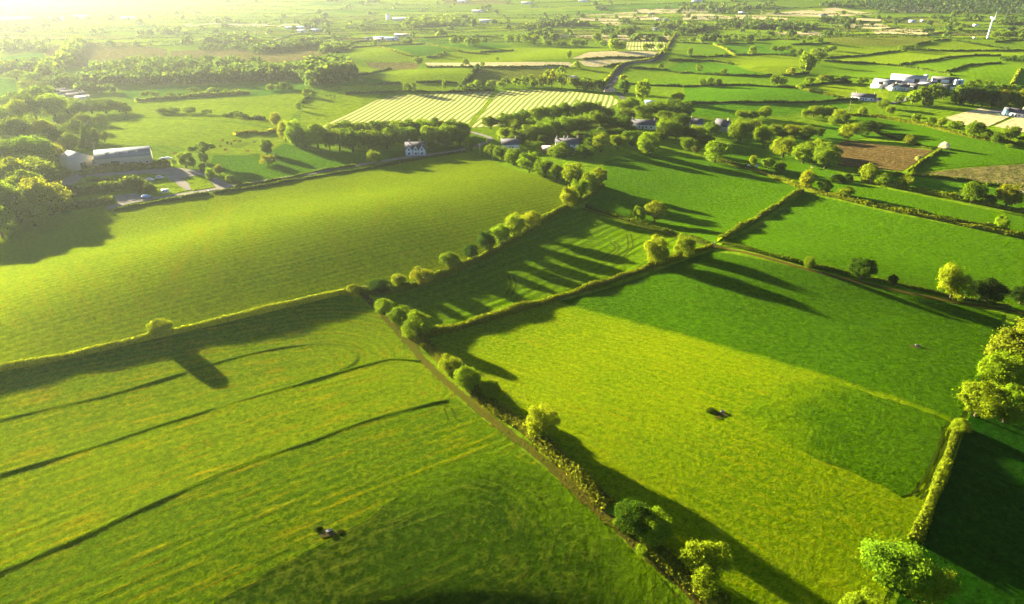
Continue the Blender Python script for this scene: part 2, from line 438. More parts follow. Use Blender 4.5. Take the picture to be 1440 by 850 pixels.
def trunk_mesh(name, seed, kind):
    r = np.random.default_rng(seed); top = .40 if kind not in ('umbrella',) else .6
    parts = [tube((0, 0, -.02), (.01, 0, .12), .045, .030), tube((.01, 0, .12), (0, .01, top), .030, .020)]
    for k in range(6):
        a = k * 1.05 + r.uniform(0, .5); rad = r.uniform(.18, .32); z0 = r.uniform(.16, top)
        mid = (math.cos(a) * rad * .55, math.sin(a) * rad * .55, z0 + .16)
        parts.append(tube((0, 0, z0), mid, .018, .011, 5)); parts.append(tube(mid, (math.cos(a) * rad, math.sin(a) * rad, z0 + r.uniform(.26, .40)), .011, .004, 5))
    V, q = merge(parts); o = mesh_np(name, V, q, None, [BARK], True); me = o.data; bpy.data.objects.remove(o); return me
CROWN, TRUNK = {}, {}
for kind, seeds in dict(round=(1, 2, 3), wide=(4, 5, 6), tall=(7, 8), open=(9, 10), umbrella=(11,), conifer=(12,), clump=(13, 14, 15)).items():
    CROWN[kind] = [crown_mesh('crown', s, 17000, .026, kind) for s in seeds]
    CROWN[kind + '_far'] = [crown_mesh('crown', s + 50, 1300, .085, kind) for s in seeds]
    TRUNK[kind] = [trunk_mesh('trunk', s, kind) for s in seeds]

C = dict(lime=(.145, .215, .006), yell=(.185, .225, .007), mid=(.098, .165, .006), olive=(.130, .155, .007), dark=(.028, .068, .004),
         deep=(.013, .034, .004), wood=(.078, .132, .006), teal=(.10, .17, .11), white=(.62, .64, .55), pale=(.30, .30, .10), conif=(.022, .050, .018), farw=(.045, .085, .010))
def tinted(c, k=.14):
    c = np.array(C[c]) * random.uniform(1 - k, 1 + k); c[0] *= random.uniform(1 - k, 1 + k * .8)
    return (*[float(v) for v in c], 1)
def size_at(p, wpx, hpx, lo=.45):
    x, y, z, t = p
    w = wpx / F * t
    sd = (CAMZ - z) / math.sqrt(x * x + y * y + (CAMZ - z) ** 2); cd = math.sqrt(1 - sd * sd)
    h = max(lo * w, (hpx / F * t - .42 * w * sd) / cd)
    return w, h
TREES = []
def tree(*a, **k): TREES.append((a, k))
def plant(px, py, w, h, c, kind, label, group=None, name='tree', cat='tree'):
    p = P(px, py); wm, hm = size_at(p, w, h)
    far = p[3] > 560
    key = kind + '_far' if far else kind
    i = random.randrange(len(TRUNK[kind]))
    o = empty(name, (p[0], p[1], p[2] - .05), random.uniform(0, 6.28), (wm, wm, hm)); tag(o, label, cat, group)
    if kind != 'clump':
        link(bpy.data.objects.new('trunk', TRUNK[kind][i]), o)
    cr = link(bpy.data.objects.new('crown', CROWN[key][i]), o); cr.color = tinted(c)
    return o
def plant_all(limit=300):
    order = sorted(range(len(TREES)), key=lambda i: -TREES[i][0][2] * TREES[i][0][3])
    big = set(order[:limit]); rest = []
    for i, (a, k) in enumerate(TREES):
        if i in big: plant(*a, **k)
        else: rest.append(a)
    geo = []
    for px, py, w, h, c, kind, *_ in rest:
        p = P(px, py); wm, hm = size_at(p, w, h); wm *= 1.1; hm *= 1.1; me = random.choice(CROWN[kind + '_far']); V = np.empty(len(me.vertices) * 3, np.float32); me.vertices.foreach_get('co', V); V = V.reshape(-1, 3)
        a = random.uniform(0, 6.28); ca, sa = math.cos(a), math.sin(a)
        V = np.column_stack([(V[:, 0] * ca - V[:, 1] * sa) * wm + p[0], (V[:, 0] * sa + V[:, 1] * ca) * wm + p[1], V[:, 2] * hm + p[2]])
        geo.append((V, np.arange(len(V)).reshape(-1, 4)))
    V, q = merge(geo); o = stuff(mesh_np('distant_trees', V, q, None, [LEAF])); o.color = (*C['mid'], 1)
def bush(px, py, w, h, c, label, group=None):
    p = P(px, py); wm, hm = size_at(p, w, h, .25); i = random.randrange(3)
    o = link(bpy.data.objects.new('bush', CROWN['clump' if p[3] < 560 else 'clump_far'][i]))
    o.location = (p[0], p[1], p[2] - .05); o.scale = (wm, wm, hm); o.rotation_euler = (0, 0, random.uniform(0, 6.28)); o.color = tinted(c)
    return tag(o, label, 'bush', group)

def hedge_geo(p, width, height, leaf, dens=1.5, core=True, rough=.22):
    """p: resampled world xy; leaves round an arched cross-section plus a solid core"""
    seg = np.hypot(*np.diff(p, axis=0).T); cum = np.concatenate([[0], np.cumsum(seg)]); Ln = cum[-1]
    per = 2 * height + width
    n = int(Ln * per * dens / leaf ** 2); n = min(n, 42000)
    s = rng.uniform(0, Ln, n)
    c = np.stack([np.interp(s, cum, p[:, 0]), np.interp(s, cum, p[:, 1])], -1)
    t, nr = frames(p); nx = np.stack([np.interp(s, cum, nr[:, 0]), np.interp(s, cum, nr[:, 1])], -1)
    k1, k2, k3 = rng.uniform(0, 9, 3)
    hm = 1 + rough * (np.sin(s / 2.3 + k1) * .5 + np.sin(s / 5.1 + k2) * .6 + np.sin(s / 13. + k3) * .6)
    a = rng.uniform(-.12, math.pi + .12, n); q = rng.uniform(.78, 1.06, n)
    off = np.cos(a) * width / 2 * q * (1 + .3 * rough * np.sin(s / 3.1)); zz = np.abs(np.sin(a)) ** .6 * height * q * hm
    xy = c + nx * off[:, None]
    pos = np.column_stack([xy, H(xy[:, 0], xy[:, 1]) + np.maximum(zz, .05)])
    no = np.column_stack([nx * np.cos(a)[:, None], np.sin(a)])
    V, Q = leaf_quads(pos, no, np.full(n, leaf), .45)
    if core:
        prof = [(-.42, -.1), (-.40, .55), (-.2, .80), (.2, .80), (.40, .55), (.42, -.1)]; m = len(prof)
        rows = []
        ss = cum
        hh = 1 + rough * (np.sin(ss / 2.3 + k1) * .5 + np.sin(ss / 5.1 + k2) * .6 + np.sin(ss / 13. + k3) * .6)
        for u, v in prof:
            b = p + nr * (u * width); rows.append(np.column_stack([b, H(b[:, 0], b[:, 1]) + v * height * hh]))
        Vc = np.stack(rows, 1).reshape(-1, 3); k = np.arange(len(p) - 1)[:, None] * m; j = np.arange(m - 1)[None]
        Qc = np.stack([k + j, k + j + 1, k + m + j + 1, k + m + j], -1).reshape(-1, 4)
        V, Q = merge([(V, Q), (Vc, Qc)])
    return V, Q
def hedge(pts, width, height, c, label, group=None, shift=0.0, name='hedge', cat='hedge', rough=.38, dens=1.5, leaf=None):
    w = W(pts); d = float(np.median([np.hypot(*q) for q in w]))
    p, s = resample(w, max(1.6, d / 140))
    if shift: p = p + frames(p)[1] * shift
    leaf = leaf or max(.38, d / 640 * 1.2)
    V, Q = hedge_geo(p, width, height, leaf, dens, True, rough)
    m = p[len(p) // 2]; z = float(H(*m)); V = V - np.array([m[0], m[1], z])
    o = mesh_np(name, V, Q, None, [LEAF]); o.location = (m[0], m[1], z); o.color = tinted(c, .08)
    return tag(o, label, cat, group)
# SCENE-DATA
# ================================================================== FIELDS (structure)
field([(-60, 325), (190, 287), (300, 271), (440, 248), (560, 230), (655, 214), (690, 226), (720, 238), (797, 263), (793, 293), (700, 352), (600, 395), (530, 410), (480, 414), (230, 473), (0, 521), (-60, 532)], 'big', ('dir', (0, 455), (600, 312)))
field([(530, 412), (600, 397), (700, 353), (795, 295), (820, 293), (900, 318), (1000, 345), (920, 376), (800, 416), (700, 447), (600, 474), (560, 448)], 'mid', ('dir', (600, 455), (920, 315)))
field([(846, 262), (850, 228), (900, 215), (985, 222), (1060, 240), (1127, 267), (1008, 342), (1000, 344), (900, 317), (822, 291)], 'past', ('dir', (850, 300), (1100, 262)))
field([(1130, 272), (1250, 300), (1440, 338), (1490, 347), (1490, 446), (1420, 434), (1340, 421), (1240, 401), (1140, 378), (1012, 346)], 'past', ('dir', (1040, 345), (1200, 300)))
field([(605, 480), (700, 450), (800, 420), (1000, 354), (1140, 383), (1260, 410), (1350, 430), (1410, 442), (1405, 480), (1355, 580), (1325, 650), (1285, 755), (1240, 850), (1210, 910), (1050, 905), (1000, 842), (860, 715), (740, 598), (640, 515)], 'gold', ('dir', (640, 480), (1250, 690)), off=.06)
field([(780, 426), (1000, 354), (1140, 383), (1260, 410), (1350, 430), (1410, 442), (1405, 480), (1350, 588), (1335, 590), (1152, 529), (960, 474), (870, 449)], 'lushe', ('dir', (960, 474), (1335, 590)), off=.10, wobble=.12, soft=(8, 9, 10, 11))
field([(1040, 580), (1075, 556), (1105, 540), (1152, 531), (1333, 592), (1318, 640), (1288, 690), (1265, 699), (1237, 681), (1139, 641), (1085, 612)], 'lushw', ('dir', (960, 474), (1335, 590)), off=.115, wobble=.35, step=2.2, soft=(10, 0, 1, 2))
# left foreground: cut strips between grass banks
field([(-60, 533), (0, 522), (230, 474), (480, 415), (512, 416), (570, 480), (560, 505), (480, 523), (250, 590), (0, 668), (-60, 690)], 'strip', ('stad', (-100, 640), (455, 508)), off=.06)
field([(-60, 690), (0, 668), (250, 590), (480, 523), (560, 505), (575, 490), (640, 545), (640, 560), (560, 580), (420, 627), (220, 707), (0, 805), (-60, 835)], 'strip', ('stad', (-60, 745), (570, 545)), off=.065)
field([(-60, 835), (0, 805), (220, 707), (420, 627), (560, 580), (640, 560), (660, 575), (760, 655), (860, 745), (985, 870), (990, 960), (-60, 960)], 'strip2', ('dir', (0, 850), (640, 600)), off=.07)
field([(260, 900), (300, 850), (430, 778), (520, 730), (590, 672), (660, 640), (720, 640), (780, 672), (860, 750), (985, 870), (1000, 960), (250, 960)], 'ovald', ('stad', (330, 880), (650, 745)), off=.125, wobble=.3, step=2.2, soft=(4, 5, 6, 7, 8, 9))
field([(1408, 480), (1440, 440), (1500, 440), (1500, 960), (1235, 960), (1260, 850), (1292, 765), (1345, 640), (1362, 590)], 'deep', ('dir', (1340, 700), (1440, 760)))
# beyond the double hedge
field([(990, 219), (1040, 197), (1165, 236), (1212, 260), (1300, 277), (1440, 307), (1490, 315), (1490, 345), (1440, 333), (1250, 295), (1140, 267), (1060, 237)], 'past', ('dir', (1140, 267), (1440, 333)))
field([(1165, 208), (1190, 198), (1312, 212), (1288, 229), (1268, 241), (1178, 234)], 'soil', ('dir', (1180, 215), (1310, 228)))
field([(1282, 246), (1330, 240), (1440, 231), (1500, 232), (1500, 262), (1420, 262), (1340, 252)], 'moor', ('dir', (1280, 246), (1440, 255)))
field([(1200, 240), (1282, 247), (1340, 254), (1420, 264), (1500, 266), (1500, 300), (1440, 300), (1300, 270), (1212, 252)], 'cool', ('dir', (1200, 240), (1440, 290)))
field([(1314, 212), (1245, 192), (1190, 178), (1210, 163), (1290, 176), (1380, 198), (1440, 206), (1500, 210), (1500, 231), (1440, 230), (1284, 244)], 'past', ('dir', (1200, 178), (1440, 225)))
field([(1020, 196), (1080, 176), (1190, 176), (1245, 192), (1190, 197), (1165, 206), (1168, 236)], 'cool', ('dir', (1020, 196), (1190, 180)))
# middle distance, right of the road
field([(962, 123), (1043, 121), (1085, 123), (1130, 127), (1193, 139), (1180, 144), (1060, 145), (964, 147)], 'cool2', ('dir', (962, 130), (1190, 140)))
field([(964, 148), (1060, 146), (1180, 145), (1200, 150), (1100, 163), (1000, 166), (964, 162)], 'cool2', ('dir', (962, 150), (1190, 146)))
field([(1131, 123), (1160, 119), (1197, 118), (1222, 126), (1250, 128), (1250, 140), (1195, 138)], 'far2', ('dir', (1131, 123), (1240, 136)))
field([(890, 120), (960, 104), (1023, 108), (1085, 107), (1137, 105), (1131, 121), (1043, 120), (960, 122)], 'past2', ('dir', (900, 112), (1130, 112)))
field([(886, 97), (928, 99), (960, 87), (993, 87), (1031, 92), (1052, 100), (1085, 106), (1023, 107), (960, 103)], 'cool2', ('dir', (900, 99), (1060, 99)))
field([(1052, 99), (1075, 95), (1110, 96), (1140, 103), (1085, 106)], 'far2', ('dir', (1050, 99), (1130, 100)))
field([(960, 86), (1032, 79), (1075, 78), (1120, 81), (1140, 100), (1110, 95), (1075, 94), (1052, 98), (1031, 91), (993, 86)], 'far2', ('dir', (960, 83), (1120, 90)))
field([(962, 63), (995, 63), (1003, 64), (1032, 78), (960, 85)], 'past2', ('dir', (960, 70), (1030, 76)))
field([(1005, 63), (1060, 63), (1112, 64), (1120, 80), (1075, 77), (1034, 78)], 'cool2', ('dir', (1005, 65), (1110, 72)))
field([(962, 52), (1010, 53), (1085, 57), (1123, 58), (1167, 62), (1112, 63), (1060, 62), (995, 61)], 'past2', ('dir', (960, 56), (1160, 61)))
field([(1140, 103), (1160, 89), (1233, 92), (1283, 97), (1337, 107), (1320, 115), (1222, 112), (1160, 117)], 'past2', ('dir', (1140, 100), (1330, 108)))
field([(1160, 88), (1200, 81), (1267, 73), (1328, 73), (1383, 73), (1440, 72), (1500, 72), (1500, 80), (1407, 79), (1327, 83), (1265, 92), (1200, 89)], 'far2', ('dir', (1160, 86), (1440, 75)))
field([(1268, 92), (1327, 84), (1367, 80), (1407, 80), (1500, 81), (1500, 88), (1407, 89), (1367, 92), (1330, 102), (1337, 106), (1283, 96)], 'past2', ('dir', (1268, 94), (1440, 82)))
field([(1331, 102), (1367, 93), (1407, 90), (1434, 96), (1422, 120), (1370, 119), (1335, 112)], 'past2', ('dir', (1331, 104), (1330, 118)))
field([(1437, 96), (1500, 94), (1500, 122), (1425, 121)], 'cool2', ('dir', (1436, 96), (1425, 120)))
field([(1160, 52), (1247, 50), (1290, 52), (1330, 50), (1308, 58), (1267, 66), (1200, 64), (1165, 61)], 'olive', ('dir', (1160, 55), (1320, 52)))
field([(1165, 63), (1200, 65), (1266, 68), (1265, 72), (1200, 79), (1160, 83), (1140, 80)], 'far2', ('dir', (1160, 70), (1260, 72)))
field([(1286, 66), (1340, 58), (1400, 68), (1417, 71), (1383, 72), (1328, 72)], 'far2', ('dir', (1286, 68), (1400, 68)))
field([(1205, 33), (1258, 32), (1290, 38), (1340, 43), (1323, 46), (1287, 40), (1263, 38), (1237, 33)], 'far2', ('dir', (1205, 33), (1330, 42)))
# pale stubble
T = lambda *p: field(p, 'tan', ('dir', p[0], p[1]), off=.22)
T((1175, 36), (1200, 34), (1237, 34), (1262, 39), (1247, 42), (1200, 39))
T((1225, 44), (1263, 40), (1287, 41), (1325, 46), (1300, 49.5), (1267, 50), (1233, 48))
T((1065, 20), (1127, 15), (1175, 11), (1200, 15.5), (1240, 20), (1200, 22), (1152, 24), (1093, 22.5))
T((1034, 22), (1054, 21), (1054, 30), (1034, 30)); T((1057, 22), (1080, 23), (1080, 31.5), (1058, 31.5)); T((1081.5, 24), (1107, 26), (1111, 31.5), (1082, 32))
T((960, 20), (997, 20), (1032, 24), (1032, 30), (960, 28)); T((1150, 26), (1240, 27), (1238, 30), (1150, 29))
T((597, 88.5), (720, 88), (800, 88), (812, 94), (720, 95.5), (605, 95)); T((803, 83), (827, 74), (887, 72.5), (928, 73), (918, 82), (827, 82.5))
T((813, 86), (852, 84), (922, 83.5), (915, 88), (875, 90), (837, 95), (822, 93)); T((845, 56), (897, 50.5), (944, 50.5), (941, 56), (883, 58), (845, 61))
T((792, 22), (863, 19), (928, 14), (920, 18), (870, 22)); T((783, 26.5), (870, 23), (917, 21), (927, 27), (870, 30), (820, 30)); T((843, 31), (887, 30.5), (870, 36), (853, 36))
T((1330, 166), (1380, 152), (1424, 163), (1390, 178), (1350, 176)); T((1398, 178), (1428, 165), (1500, 166), (1500, 186), (1440, 187))
field([(882, 71), (880, 60), (938, 57.5), (932, 71)], 'hay', ('dir', (886, 70), (888, 60)), off=.22)
# striped hay field
field([(452, 178), (480, 165), (530, 141), (560, 134), (640, 131), (696, 129), (660, 172), (652, 182), (560, 190), (480, 192), (440, 190)], 'hay', ('dir', (560, 182), (630, 135)), off=.12)
field([(664, 172), (700, 129), (735, 127), (790, 128), (860, 135), (872, 144), (850, 155), (740, 165), (700, 178), (664, 180)], 'hay', ('dir', (665, 175), (725, 128)), off=.12)
field([(652, 183), (697, 129), (701, 129), (663, 180)], 'far2', ('dir', (655, 180), (698, 129)), off=.18)
# fields round it
field([(527, 109), (563, 99), (630, 97), (668, 97.5), (652, 120), (560, 118)], 'far2', ('dir', (527, 109), (660, 108)))
field([(480, 122), (530, 120), (563, 119), (613, 118), (644, 119), (646, 128), (572, 128), (480, 132)], 'far2', ('dir', (480, 126), (640, 123)))
field([(674, 97), (812, 97), (800, 108), (700, 119), (656, 126)], 'olive', ('dir', (674, 100), (800, 100)))
field([(798, 97), (812, 95), (840, 97), (873, 92), (884, 90), (862, 113), (812, 108), (795, 108)], 'far2', ('dir', (798, 100), (870, 100)))
field([(590, 88), (560, 84), (700, 68), (790, 68), (856, 69), (857, 72), (827, 73), (802, 83), (720, 87)], 'far2', ('dir', (600, 84), (820, 75)))
field([(488, 80), (500, 69), (533, 67), (588, 82), (560, 88), (510, 84)], 'far2', ('dir', (490, 76), (580, 84)))
field([(536, 66), (596, 64), (680, 78), (620, 80), (592, 82)], 'cool', ('dir', (540, 68), (670, 78)))
field([(600, 63), (572, 56), (640, 54), (720, 66), (690, 76)], 'cool', ('dir', (580, 57), (700, 72)))
field([(480, 64), (530, 58), (590, 60), (533, 66), (490, 70)], 'far2', ('dir', (480, 64), (560, 62)))
field([(514, 88), (590, 88), (586, 97), (545, 99), (520, 95)], 'moor', ('dir', (514, 90), (580, 94)))
field([(450, 96), (490, 88), (530, 98), (510, 106), (450, 110)], 'far2', ('dir', (450, 96), (520, 104)))
field([(440, 118), (505, 108), (525, 111), (560, 119), (480, 121), (440, 128)], 'cool', ('dir', (440, 118), (550, 116)))
field([(430, 140), (480, 133), (536, 133), (525, 140), (452, 178), (420, 176)], 'far2', ('dir', (430, 140), (520, 138)))
# the left valley pastures
field([(240, 122), (435, 113), (430, 128), (380, 134), (260, 140), (180, 140), (170, 130)], 'cool', ('dir', (240, 124), (430, 118)))
field([(190, 142), (260, 141), (380, 135), (430, 130), (424, 150), (398, 182), (340, 172), (240, 166), (180, 164)], 'far2', ('dir', (190, 145), (420, 150)))
field([(150, 205), (150, 176), (190, 166), (290, 170), (395, 184), (400, 200), (372, 218), (300, 218), (240, 205)], 'far2', ('dir', (150, 180), (390, 190)))
field([(300, 219), (372, 219), (400, 202), (440, 212), (560, 213), (545, 225), (440, 244), (330, 262), (322, 248), (296, 232)], 'past', ('dir', (300, 225), (550, 220)))
field([(240, 72), (330, 70), (470, 70), (440, 84), (380, 90), (240, 92)], 'moor', ('dir', (240, 72), (440, 78)), off=.2)
field([(70, 66), (108, 60), (180, 60), (235, 70), (235, 100), (140, 100), (60, 84)], 'moor', ('dir', (70, 66), (230, 80)), off=.2)
field([(-60, 108), (20, 112), (30, 140), (-60, 150)], 'cool', ('dir', (-60, 108), (20, 120)))
field([(10, 80), (60, 73), (64, 82), (0, 86)], 'cool', ('dir', (10, 80), (60, 75)))
for a in ([(386, 60), (412, 50), (440, 50), (420, 59)], [(420, 60), (446, 50), (480, 49), (470, 58)], [(340, 57), (382, 48), (376, 58)], [(430, 66), (480, 58), (480, 64), (455, 67)]):
    field(a, 'far2', ('dir', a[0], a[1]), off=.2)
# yard of the barns and the pale houses
ribbon('yard', [(82, 262), (110, 246), (160, 243), (215, 240), (255, 243), (272, 248)], 13, GRAVEL, .17)
ribbon('yard', [(238, 246), (256, 258), (266, 268)], 5, GRAVEL, .19)
field([(201, 258), (236, 252), (262, 268), (236, 276), (212, 272)], 'far2', ('dir', (201, 258), (260, 270)), off=.2)
field([(262, 252), (290, 250), (302, 264), (270, 269)], 'far2', ('dir', (262, 252), (300, 264)), off=.21)
field([(262, 238), (282, 240), (330, 262), (306, 266), (290, 250)], GRAVEL, off=.15)
field([(160, 276), (190, 272), (212, 278), (166, 287)], GRAVEL, off=.15)
field([(542, 226), (560, 213), (655, 205), (657, 212), (560, 228)], 'dark', ('dir', (542, 222), (650, 208)), off=.16)
field([(1386, 158), (1402, 154), (1440, 160), (1500, 163), (1500, 168), (1440, 167), (1402, 160)], GRAVEL, off=.26)
field([(1236, 122), (1300, 127), (1325, 126), (1325, 118), (1300, 110), (1232, 112)], TARMAC, off=.2)

# ================================================================== ROADS AND TRACKS (structure)
ribbon('lane', [(150, 294), (190, 284), (300, 267), (440, 244), (545, 226), (620, 216), (660, 209)], 4.2, GRAVEL, .2)
ribbon('lane', [(660, 209), (690, 196), (660, 186), (640, 184)], 3.2, GRAVEL, .2)
ribbon('road', [(850, 128), (860, 117), (870, 101), (883, 90), (920, 86), (933, 75), (945, 58), (952, 49), (958, 40)], 6.5, TARMAC, .25)
ribbon('road', [(868, 130), (880, 142), (900, 152)], 5, TARMAC, .2)
ribbon('lane', [(1225, 141), (1250, 146), (1275, 140), (1283, 132)], 5, GRAVEL, .25)
TR = [(508, 410), (530, 435), (560, 466), (610, 522), (680, 582), (760, 645), (840, 718), (920, 790), (1000, 858), (1060, 915)]
ribbon('dirt_track', TR, 1.9, DIRTG, .14, jitter=.35)
ribbon('dirt_track', TR, .5, DIRT, .16, .6, jitter=.35); ribbon('dirt_track', TR, .5, DIRT, .16, -.6, jitter=.35)
PT = [(995, 345), (1040, 354), (1140, 381), (1250, 407), (1340, 425), (1400, 434), (1460, 444)]
ribbon('footpath', PT, 1.9, DIRT, .15)
ribbon('footpath', [(820, 294), (900, 319), (1000, 347)], 1.2, DIRTG, .14)
ribbon('dirt_track', [(1390, 538), (1420, 543), (1470, 550)], 2.2, DIRT, .14)
# tractor ruts
def ruts(pts, gap=1.9, w=.34, m=RUT):
    for s in (-gap / 2, gap / 2): ribbon('wheel_rut', pts, w, m, .135, s, jitter=.3)
for r_ in ([(308, 276), (290, 318), (262, 352), (250, 388), (240, 430)], [(322, 278), (314, 318), (292, 350), (256, 372), (222, 412), (206, 428)], [(262, 300), (296, 352), (306, 400)], [(168, 360), (190, 400), (206, 446)], [(80, 380), (110, 420), (124, 452)],
           [(36, 380), (58, 424), (70, 450)], [(210, 330), (240, 370), (260, 412)], [(345, 312), (352, 350), (346, 372)], [(470, 300), (464, 330), (484, 362)], [(540, 275), (528, 315), (512, 352)], [(112, 372), (152, 420), (160, 455)], [(0, 420), (30, 460)]):
    ruts(r_)
for r_ in ([(1336, 606), (1321, 644), (1303, 682), (1288, 700)], [(1344, 608), (1330, 644), (1314, 682), (1302, 698)], [(630, 575), (636, 592)], [(716, 415), (722, 400), (718, 388)], [(860, 340), (868, 350), (850, 365)], [(884, 330), (886, 348), (872, 362)]):
    ruts(r_, 1.7, .55, RUTD)

# ================================================================== GRASS BANKS AND HEDGES
B = lambda pts, label, w=.9, h=.20, c='mid': hedge(pts, w, h, c, label, 'banks of uncut grass between the cut strips', name='grass_bank', cat='grass bank', rough=.5, dens=1.1, leaf=.22)
C['brush'] = (.115, .128, .008); C['mid2'] = (.070, .125, .002); C['hedge'] = (.098, .132, .005); C['hedged'] = (.060, .092, .005); C['farh'] = (.036, .066, .008); C['farhl'] = (.14, .18, .012)  # last one: far hedge colour with low sunlight mixed in
B([(-60, 606), (0, 591), (100, 568), (190, 545), (350, 498), (430, 485), (480, 486), (503, 496), (496, 512), (470, 524)], 'uncut grass bank nearest the long sunlit hedge, curling at its end', c='mid2')
B([(-60, 690), (0, 668), (120, 632), (250, 590), (400, 546), (480, 523), (545, 506), (590, 508)], 'dark uncut grass bank, middle one of the three long ridges', 1.0, .24, 'mid2')
B([(-60, 834), (0, 804), (110, 757), (220, 706), (340, 655), (420, 626), (520, 590), (600, 569), (628, 563)], 'uncut grass bank farthest from the long hedge, lowest of the three ridges', 1.0, .22, 'mid2')
Hd = hedge
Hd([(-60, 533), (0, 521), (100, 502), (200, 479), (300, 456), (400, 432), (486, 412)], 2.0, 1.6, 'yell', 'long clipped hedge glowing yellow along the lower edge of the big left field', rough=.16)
Hd([(500, 411), (540, 413), (590, 401), (640, 382), (700, 352), (740, 327), (796, 293), (822, 281), (848, 262)], 2.4, 2.0, 'hedge', 'hedge under the row of round trees beside the striped middle field')
Hd([(824, 292), (862, 304), (900, 317), (950, 331), (996, 344)], 2.0, 1.5, 'hedged', 'low dark hedge behind the two yellow trees with bare trunks')
Hd([(592, 476), (640, 464), (700, 446), (760, 428), (820, 409), (900, 382), (960, 362), (1001, 348)], 2.4, 1.9, 'hedge', 'hedge between the striped middle field and the wide shaded meadow')
Hd([(1012, 341), (1040, 322), (1070, 304), (1100, 286), (1128, 269)], 2.4, 1.9, 'hedge', 'short straight hedge climbing between the two bright middle pastures')
Hd([(1000, 226), (1060, 242), (1130, 268), (1180, 281), (1250, 297), (1340, 316), (1440, 338), (1490, 348)], 2.2, 1.7, 'hedge', 'nearer hedge of the double hedgerow along the grassy lane', shift=1.6)
Hd([(1000, 222), (1060, 238), (1130, 264), (1180, 277), (1250, 292), (1340, 311), (1440, 332), (1490, 342)], 2.0, 1.6, 'hedged', 'farther hedge of the double hedgerow along the grassy lane', shift=-.5)
Hd([(1016, 344), (1060, 354), (1110, 367), (1160, 380), (1220, 392), (1270, 402), (1330, 417), (1420, 432)], 1.8, 1.1, 'hedged', 'low dark hedge beside the orange footpath')
Hd([(572, 470), (600, 487), (640, 527), (690, 572), (740, 606), (790, 652), (830, 690), (858, 716)], 3.4, 2.2, 'brush', 'rough hedge beside the dirt track below the small round trees')
Hd([(905, 768), (940, 796), (975, 826), (1020, 862)], 3.4, 2.2, 'brush', 'last stretch of hedge beside the dirt track near the lime tree')
Hd([(1350, 598), (1340, 622), (1328, 655)], 1.6, 1.2, 'hedge', 'thin upper stretch of hedge beside the dark ruts')
Hd([(1330, 655), (1315, 692), (1300, 730), (1286, 762)], 2.1, 1.7, 'hedge', 'thick bright hedge leading down to the big lime tree', rough=.6)
Hd([(1212, 255), (1250, 263), (1300, 272), (1350, 282), (1420, 296), (1490, 309)], 2.8, 2.2, 'hedge', 'bushy hedgerow above the long shaded strip of pasture')
Hd([(160, 297), (200, 289), (250, 281), (294, 274)], 1.6, 1.3, 'hedged', 'low hedge on the field side of the lane below the barns')
Hd([(300, 273), (370, 263), (440, 250), (545, 233), (655, 214)], 1.6, 1.2, 'hedged', 'long low hedge on the field side of the lane to the gabled house')
Hd([(330, 263), (400, 252), (440, 243), (500, 234)], 1.4, 1.1, 'hedged', 'low hedge on the pasture side of the lane')
Hd([(113, 246), (150, 242), (200, 238), (242, 235)], 5, 3.2, 'hedged', 'tall trimmed hedge in front of the grey roofed shed')
Hd([(80, 276), (120, 272), (160, 268), (195, 265), (212, 272)], 7, 4.2, 'hedged', 'thick rounded hedge below the gravel yard of the barns')
Hd([(75, 297), (110, 293), (160, 285)], 6, 4.0, 'hedged', 'blocky trimmed hedge closest to the big left field')
Hd([(122, 256), (150, 253), (188, 250)], 2, .9, 'hedged', 'knee-high hedge inside the gravel yard')
Hd([(1190, 176), (1245, 192), (1312, 211)], 2, 1.5, 'hedged', 'thin hedge along the top of the brown ploughed field')
Hd([(1278, 242), (1296, 229), (1322, 212)], 1.8, 1.5, 'hedge', 'short hedge from the ploughed field up to the white blossom bush')
Hd([(1282, 247), (1340, 254), (1420, 264), (1490, 270)], 2, 1.4, 'hedged', 'dark hedge below the brown rough grass')
Hd([(1190, 162), (1230, 165), (1290, 176), (1340, 188), (1380, 197), (1440, 206)], 3, 2.2, 'hedge', 'hedge running below the sunlit stubble to the field corner')
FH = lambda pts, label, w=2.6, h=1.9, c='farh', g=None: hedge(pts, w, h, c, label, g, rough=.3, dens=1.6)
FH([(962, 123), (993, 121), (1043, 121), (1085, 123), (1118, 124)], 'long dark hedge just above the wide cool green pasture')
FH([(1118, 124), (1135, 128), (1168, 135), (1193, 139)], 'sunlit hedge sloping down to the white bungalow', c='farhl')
FH([(962, 147), (1060, 145), (1130, 145), (1195, 141), (1230, 143)], 'straight dark double hedge running level to the bungalow')
FH([(960, 103), (1023, 107), (1067, 107.5), (1085, 106)], 'dark hedge behind the three small round trees')
FH([(1100, 107), (1120, 105), (1137, 104)], 'short dark hedge at the foot of the tall bright roadside trees')
FH([(960, 86), (993, 86), (1018, 89), (1031, 91.5)], 'curved dark hedge rounding the shaded hillside pasture')
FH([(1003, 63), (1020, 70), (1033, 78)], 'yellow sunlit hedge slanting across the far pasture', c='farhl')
FH([(1033, 78.5), (1075, 77), (1120, 80)], 'thin hedge between two far bright pastures')
FH([(970, 80), (993, 80.5)], 'short dark hedge below the lone far tree'); FH([(996, 80.5), (1028, 79)], 'short dark hedge joining the slanting yellow hedge')
FH([(960, 49), (1010, 52)], 'thin hedge with a row of tiny trees below the far wood'); FH([(960, 61), (995, 62.5)], 'dark hedge below a pair of spreading far trees')
FH([(1022, 62), (1060, 62.5)], 'dark hedge below the far loose tree clump'); FH([(1062, 58), (1085, 56), (1123, 57)], 'gently arched dark hedge on the far pasture crest')
FH([(1112, 63.5), (1140, 62.5), (1167, 62)], 'dark hedge right of the three dark round trees')
FH([(1131, 122), (1160, 118), (1197, 117)], 'hedge rising to the dark tree pair beside the white farm')
FH([(1160, 83), (1200, 80), (1235, 76), (1266, 72)], 'long dark hedge climbing to the hedge copse')
